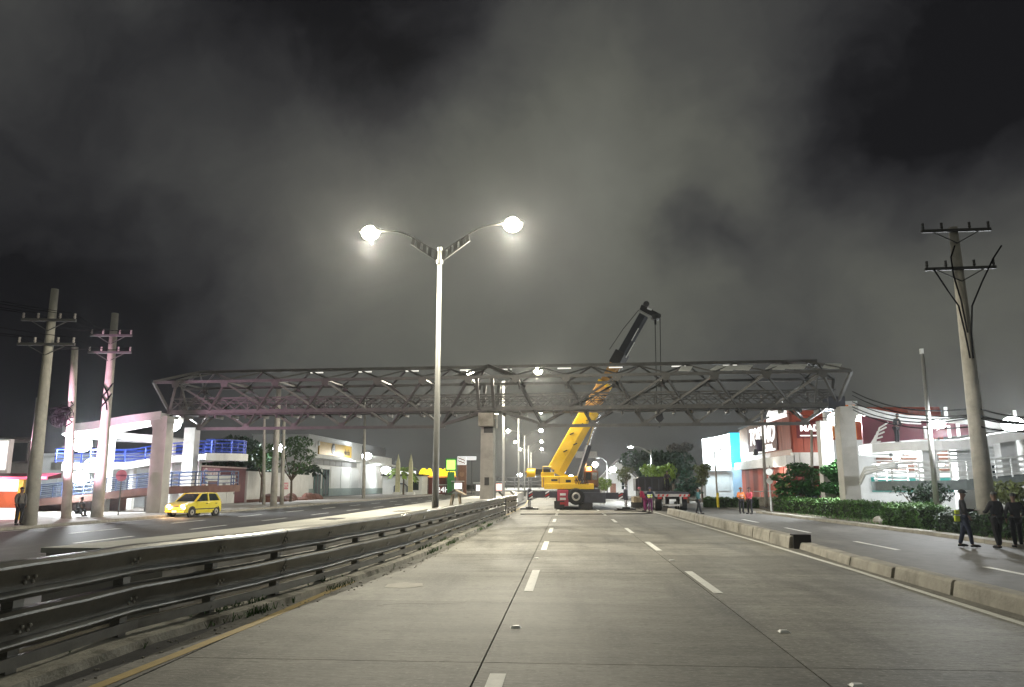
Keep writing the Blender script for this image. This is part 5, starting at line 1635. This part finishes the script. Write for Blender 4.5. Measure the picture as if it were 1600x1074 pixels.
def hedge(label, a, b, w, h, n, seed, mat=leaf_hedge):
    a, b = Vector(a), Vector(b)
    t = thing('hedge', label, 'hedge', a, 0, 'clipped hedges along the service road')
    rh = random.Random(seed)
    d = b - a
    sd = Vector((d.y, -d.x, 0)).normalized()
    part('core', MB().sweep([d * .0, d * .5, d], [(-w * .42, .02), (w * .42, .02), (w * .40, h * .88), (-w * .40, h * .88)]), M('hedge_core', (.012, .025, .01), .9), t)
    mb = MB()
    for _ in range(n):
        f = rh.random()
        side = rh.choice((0, 0, 1, 1, 2))
        wob = .06 * math.sin(f * 31 + seed) + .05 * math.sin(f * 13)
        if side == 0:
            p = d * f + sd * (w / 2 * rh.choice((-1, 1)) * (1 + wob) + rh.gauss(0, .04)) + Vector((0, 0, rh.uniform(.03, h)))
        elif side == 1:
            p = d * f + sd * rh.uniform(-w / 2, w / 2) + Vector((0, 0, h * (1 + wob) + rh.gauss(0, .05)))
        else:
            p = d * rh.choice((0, 1)) + sd * rh.uniform(-w / 2, w / 2) + Vector((0, 0, rh.uniform(.03, h)))
        s = rh.uniform(.07, .15)
        m = Matrix.Rotation(rh.uniform(0, 6.28), 3, 'Z') @ Matrix.Rotation(rh.uniform(-1.2, 1.2), 3, 'X')
        mb.add([m @ Vector(q_) + p for q_ in ((-s * .4, 0, 0), (0, -s * .6, 0), (s * .4, 0, 0), (0, s * .6, 0))], [(0, 1, 2, 3)])
    part('foliage', mb, mat, t)
    return t


hedge('long clipped hedge in front of the right bridge columns', G(1212, 800) + Vector((.6, 0, 0)), G(1348, 814) + Vector((.9, .6, 0)), 1.5, 1.0, 9000, 1)
hedge('clipped hedge left of the slim pale lamp post', G(1384, 824) + Vector((.8, .6, 0)), G(1452, 832) + Vector((.7, .9, 0)), 1.4, 1.0, 6000, 2)
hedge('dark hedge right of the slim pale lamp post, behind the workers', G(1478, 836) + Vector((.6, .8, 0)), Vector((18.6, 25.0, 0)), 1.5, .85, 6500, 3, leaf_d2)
hedge('small hedge left of the thin dark pole, behind the walker', (12.0, 69, 0), (14.6, 68, 0), 1.2, .8, 2200, 4)
hedge('short round ended hedge right of the thin dark pole', (14.6, 65.5, 0), (15.6, 66.0, 0), 1.2, .85, 1500, 5)
p = G(1362, 820) + Vector((.5, .2, .05))
rk = part('rock', MB().ell((0, 0, .12), (.36, .28, .26), 9, 6).ell((.3, .1, .06), (.2, .2, .16), 7, 5), old_concrete, None)
rk.location = p
tag(rk, 'pale rock lying between the two longest hedges', 'rock')
# grass on the verge
gb = MB()
rg = random.Random(9)
for _ in range(5200):
    x, y = rg.uniform(15, 24), rg.uniform(22, 56)
    hh = rg.uniform(.05, .16)
    a = rg.uniform(0, 6.28)
    w_ = Vector((-math.sin(a), math.cos(a), 0)) * .03
    b_ = Vector((x, y, .06))
    tt = b_ + Vector((math.cos(a) * .06, math.sin(a) * .06, hh))
    gb.add([b_ - w_, b_ + w_, tt], [(0, 1, 2)])
tag(part('grass', gb, leaf_m, None), 'short grass on the verge behind the right kerb', 'grass', kind='stuff')


# ------------------------------------------------------------------ people
def skin_mesh(vs, es, rs, root=0, sub_=1):
    me = bpy.data.meshes.new('tmp')
    me.from_pydata(vs, es, [])
    o = bpy.data.objects.new('tmp', me)
    COL.objects.link(o)
    m = o.modifiers.new('skin', 'SKIN')
    if not me.skin_vertices:
        me.skin_vertices.new()
    for i, r in enumerate(rs):
        d = me.skin_vertices[0].data[i]
        d.radius = r if isinstance(r, tuple) else (r, r)
        d.use_root = (i == root)
    s = o.modifiers.new('sub', 'SUBSURF')
    s.levels = s.render_levels = sub_
    bpy.context.view_layer.update()
    res = bpy.data.meshes.new_from_object(o.evaluated_get(bpy.context.evaluated_depsgraph_get()))
    bpy.data.objects.remove(o)
    res.polygons.foreach_set('use_smooth', [True] * len(res.polygons))
    return res


def person(label, loc, rz_, shirt, trousers, vest=None, hat=None, arms=((.26, -.04), (.26, -.04)), stride=.0, sit=False, lean=0., scale=1., pack=None, hold=None):
    """standing figure facing -y; arms = (elbow out, forearm forward) per side, hands low unless raised"""
    t = thing('person', label, 'person', loc, rz_)
    t.scale = (scale,) * 3
    hipz = .93 if not sit else .30
    V, E, Rr = [], [], []

    def v(p, r, prev=None):
        V.append(Vector(p))
        Rr.append(r)
        if prev is not None:
            E.append((prev, len(V) - 1))
        return len(V) - 1
    ln = lambda z: -lean * (z - hipz)
    def up(x, y, z):
        z2 = hipz + (z - .93)
        return (x, y + ln(z2), z2)
    pel = v(up(0, 0, .95), (.135, .10))
    sp1 = v(up(0, 0, 1.12), (.125, .095), pel)
    che = v(up(0, .01, 1.32), (.15, .105), sp1)
    nb = v(up(0, .01, 1.47), (.07, .065), che)
    nk = v(up(0, -.005, 1.53), (.052, .052), nb)
    hb = v(up(0, -.02, 1.60), (.068, .08), nk)
    hm = v(up(0, -.015, 1.68), (.076, .095), hb)
    ht = v(up(0, -.005, 1.755), (.05, .06), hm)
    nose = v(up(0, -.125, 1.645), .014, hb)
    arms_pts = []
    for s, (eo, fw) in zip((-1, 1), arms):
        sh = v(up(s * .185, .01, 1.41), .06, che)
        el = v(up(s * eo, .02 + fw * .35, 1.14), .045, sh)
        raise_ = max(0., -fw)
        wrp = up(s * (eo - .02 - (.12 if fw < -.2 else 0)), .0 + fw * 1.0, .90 + raise_ * .75)
        wr = v(wrp, .03, el)
        dirv = (Vector(wrp) - V[el]).normalized()
        pm = v(V[wr] + dirv * .075, (.036, .02), wr)
        sdv = Vector((0, 1, 0)) if abs(dirv.y) < .6 else Vector((1, 0, 0))
        for k, (o_, L) in enumerate(((-.03, .068), (-.01, .078), (.01, .074), (.028, .06))):
            f1 = v(V[pm] + dirv * (L * .5) + sdv * o_, .009, pm)
            v(V[f1] + dirv * (L * .5) + Vector((-s * .018, -.008, 0)), .008, f1)
        th = v(V[wr] + dirv * .045 + sdv * -.045, .010, wr)
        v(V[th] + dirv * .03 + sdv * -.012, .009, th)
        arms_pts.append((sh, el, wr))
    legs = []
    for s in (-1, 1):
        st = stride * s
        hp = v(up(s * .095, 0, .90), .085, pel)
        if sit:
            kn = v((s * .15, -.42, .42), .062, hp)
            an = v((s * .16, -.52 + .1 * s, .09), .045, kn)
            to = v((s * .17, -.68 + .1 * s, .045), .04, an)
        else:
            kn = v((s * .105, st * .5 - .03, .50), .060, hp)
            an = v((s * .11, st + .015, .09), .043, kn)
            to = v((s * .125, st - .14, .04), (.04, .03), an)
        legs.append((hp, kn, an, to))
    body = link('body', skin_mesh(V, E, Rr, pel), skin_m, t)

    def sub_skin(name, ids, edges, grow, mat, extra=None):
        mp = {i: k for k, i in enumerate(ids)}
        rs = []
        for i in ids:
            r = Rr[i] if isinstance(Rr[i], tuple) else (Rr[i], Rr[i])
            g = (extra or {}).get(i, grow)
            rs.append((r[0] + g, r[1] + g))
        return link(name, skin_mesh([V[i] for i in ids], [(mp[a], mp[b]) for a, b in edges], rs, 0), mat, t)
    (s1, e1, w1), (s2, e2, w2) = arms_pts
    (h1, k1, a1, t1), (h2, k2, a2, t2_) = legs
    sub_skin('shirt', [pel, sp1, che, nb, s1, e1, w1, s2, e2, w2, h1, h2], [(pel, h1), (pel, h2), (pel, sp1), (sp1, che), (che, nb), (che, s1), (s1, e1), (e1, w1), (che, s2), (s2, e2), (e2, w2)], .02, shirt, {nb: .016, w1: .012, w2: .012, h1: .028, h2: .028, pel: .03})
    sub_skin('trousers', [pel, h1, k1, a1, h2, k2, a2], [(pel, h1), (h1, k1), (k1, a1), (pel, h2), (h2, k2), (k2, a2)], .02, trousers)
    part('belt', MB().ell(V[pel] + Vector((0, .004, -.005)), (.20, .155, .12), 12, 7), trousers, t)
    for a_, t_ in ((a1, t1), (a2, t2_)):
        c = (V[a_] + V[t_]) / 2
        part('shoe', MB().ell(c + Vector((0, -.01, -.005)), (.058, .15, .055), 8, 5, -.55), rubber, t)
    if vest:
        sub_skin('vest', [sp1, che, s1, s2, pel], [(pel, sp1), (sp1, che), (che, s1), (che, s2)], .034, vest, {s1: .012, s2: .012})
        for zc in (1.12, 1.26):
            p_ = up(0, .0, zc)
            part('reflective_band', MB().tube([Vector(p_) + Vector((0, 0, -.02)), Vector(p_) + Vector((0, 0, .02))], .19, 12), stripe_w, t).scale = (1, 1, 1)
    hp_ = Vector(up(0, -.012, 1.69))
    for s in (-1, 1):
        part('eye', MB().ell(hp_ + Vector((s * .03, -.088, -.025)), (.012, .008, .009), 6, 4), stripe_w, t)
        part('ear', MB().ell(hp_ + Vector((s * .083, .0, -.02)), (.012, .022, .032), 6, 4), skin_m, t)
    part('mouth', MB().ell(hp_ + Vector((0, -.088, -.085)), (.025, .008, .007), 6, 4), M('lips', (.25, .1, .08), .6), t)
    if hat is None:
        part('hair', MB().ell(hp_ + Vector((0, .012, -.005)), (.092, .108, .105), 10, 6, -.05), black_m, t)
    else:
        hl = part('helmet', MB().ell(hp_ + Vector((0, .0, .01)), (.11, .13, .11), 12, 6, 0), hat, t)
        part('brim', MB().tube([hp_ + Vector((0, -.02, .0)), hp_ + Vector((0, -.02, .02))], .145, 12), hat, hl)
    if pack:
        pb = part('backpack', MB().ell(Vector(up(0, .2, 1.24)), (.17, .12, .25), 10, 8), pack, t)
        for s in (-1, 1):
            part('strap', MB().tube([up(s * .12, .12, 1.44), up(s * .13, -.02, 1.50), up(s * .13, -.13, 1.36), up(s * .14, -.08, 1.1)], .018, 5), pack, pb)
    return t


cloth = lambda n, c: M('cloth_' + n, c, .85, var=.2, scale=8)
hv = M('hi_vis_yellow', (.62, .75, .05), .6, var=.08)
ov = M('hi_vis_orange', (.85, .2, .02), .6, var=.08)
dk = cloth('black', (.016, .016, .02))
navy = cloth('navy', (.02, .028, .06))
p = G(1159, 803)
person('worker in orange vest and dark trousers standing by the hedge', p, R(5), cloth('orange', (.7, .2, .05)), dk, ov, M('helmet_brown', (.22, .08, .03), .5), ((.27, -.28), (.27, -.06)))
p = G(1172.5, 804)
person('person in a red pink jacket standing beside the orange vest worker', p, R(-60), cloth('rose', (.62, .08, .12)), dk, None, M('helmet_dark', (.05, .02, .02), .5), ((.26, -.1), (.26, -.25)), stride=.06)
p = G(1092, 804)
person('person in dark teal clothes walking on the service road', p, R(60), cloth('teal', (.03, .10, .10)), dk, None, None, ((.25, -.12), (.25, .12)), stride=.22)
p = AT(1016, 790, 57.2); p.z = 0
person('worker in yellow hi-vis vest standing at the left side of the lorry', p, R(150), navy, cloth('purple', (.1, .015, .08)), hv, M('helmet_navy', (.03, .03, .08), .5), ((.27, -.3), (.27, -.1)))
p = AT(1008, 790, 57.8); p.z = 0
person('person in dark red overalls bending beside the hi-vis worker', p, R(-120), cloth('wine', (.3, .02, .06)), cloth('wine2', (.16, .01, .07)), None, M('helmet_wine', (.3, .05, .08), .5), ((.27, -.35), (.27, -.2)), lean=.55)
person('person in grey clothes standing on the flatbed of the lorry', (8.5, 66.5, 1.425), R(20), cloth('grey', (.05, .045, .045)), dk, None, None, ((.28, -.3), (.3, -.1)), scale=.97)
p = G(1511, 856); 
person('dark dressed worker holding a yellow vest at the right kerb', p, R(70), dk, navy, None, M('helmet_black', (.02, .02, .02), .5), ((.3, -.1), (.28, -.34)), stride=.16, scale=1.02)
t = thing('folded_vest', 'yellow hi-vis vest held low by the dark dressed worker', 'vest', p + Vector((-.36, -.3, .93)))
part('fold', MB().box((0, 0, 0), (.16, .10, .2)).box((.01, -.02, .20), (.15, .08, .14)), hv, t, bevel=.03)
part('reflective_band', MB().box((0, -.055, .1), (.17, .02, .04)), stripe_w, t)
p = G(1562, 858)
person('dark figure standing in front of the tall right utility pole', p, R(-160), dk, dk, None, None, ((.29, -.1), (.29, -.3)), stride=.08, scale=1.0)
p = G(1592, 857)
person('dark figure farthest right, beside the figure before the tall pole', p, R(175), dk, dk, None, None, ((.32, -.2), (.28, -.05)), stride=.05, scale=.97)
p = G(21, 826) + Vector((-.1, .4, .1))
person('man with a dark backpack standing left of the leftmost pole', p, R(70), cloth('grey2', (.14, .13, .12)), dk, None, None, ((.25, -.1), (.25, -.05)), pack=dk, scale=1.0)
p = G(120, 810) + Vector((.1, -.1, .1))
person('person in black sitting on the kerb between two left poles', p, R(70), dk, dk, None, None, ((.26, -.38), (.26, -.34)), sit=True, lean=.35)
p = AT(1402, 690, 47.3)
person('person in black standing on the upper right ramp', (p.x, 47.3, 4.42), R(30), dk, dk, None, None, ((.28, -.2), (.27, -.3)), lean=.2, scale=1.0)
# hose lying beside the crane
ho = part('air_hose', MB().tube([(3.6, 60.5, .03), (4.3, 59.4, .03), (5.0, 58.6, .03), (5.6, 57.0, .03), (5.9, 54.5, .03), (5.2, 53.2, .03), (2, 52.4, .03), (-1, 52.2, .03), (-3.2, 52.0, .03)], .03, 5), wire_m, None)
tag(ho, 'black hose lying across the road in front of the crane', 'hose')
# dirt and litter on the road near the rail
mb = MB()
rl2 = random.Random(21)
for _ in range(420):
    p = rl2.choice(samp)
    c = p + Vector((.42 + abs(rl2.gauss(0, .18)), rl2.uniform(-.5, .5), .003))
    s = rl2.uniform(.008, .028)
    mb.ell(c, (s, s * rl2.uniform(.6, 1.3), s * .7), 5, 2, 0)
tag(part('gravel', mb, old_concrete, None), 'loose grit along the yellow line by the guardrail', 'gravel', kind='stuff')

# ------------------------------------------------------------------ thin haze added for the glow around the lamps
hz = bpy.data.materials.new('lamp_glow_haze')
hz.use_nodes = True
hn, hl_ = hz.node_tree.nodes, hz.node_tree.links
hn.clear()
pv_ = hn.new('ShaderNodeVolumePrincipled')
pv_.inputs['Color'].default_value = (.9, .92, .95, 1)
pv_.inputs['Density'].default_value = .0004
pv_.inputs['Anisotropy'].default_value = .9
ho_ = hn.new('ShaderNodeOutputMaterial')
hl_.new(pv_.outputs[0], ho_.inputs['Volume'])
tag(part('haze', MB().box((0, 130, 8.6), (260, 400, 20.4)), hz, None), 'thin added haze that gives the lamps their glow', 'haze', kind='stuff')
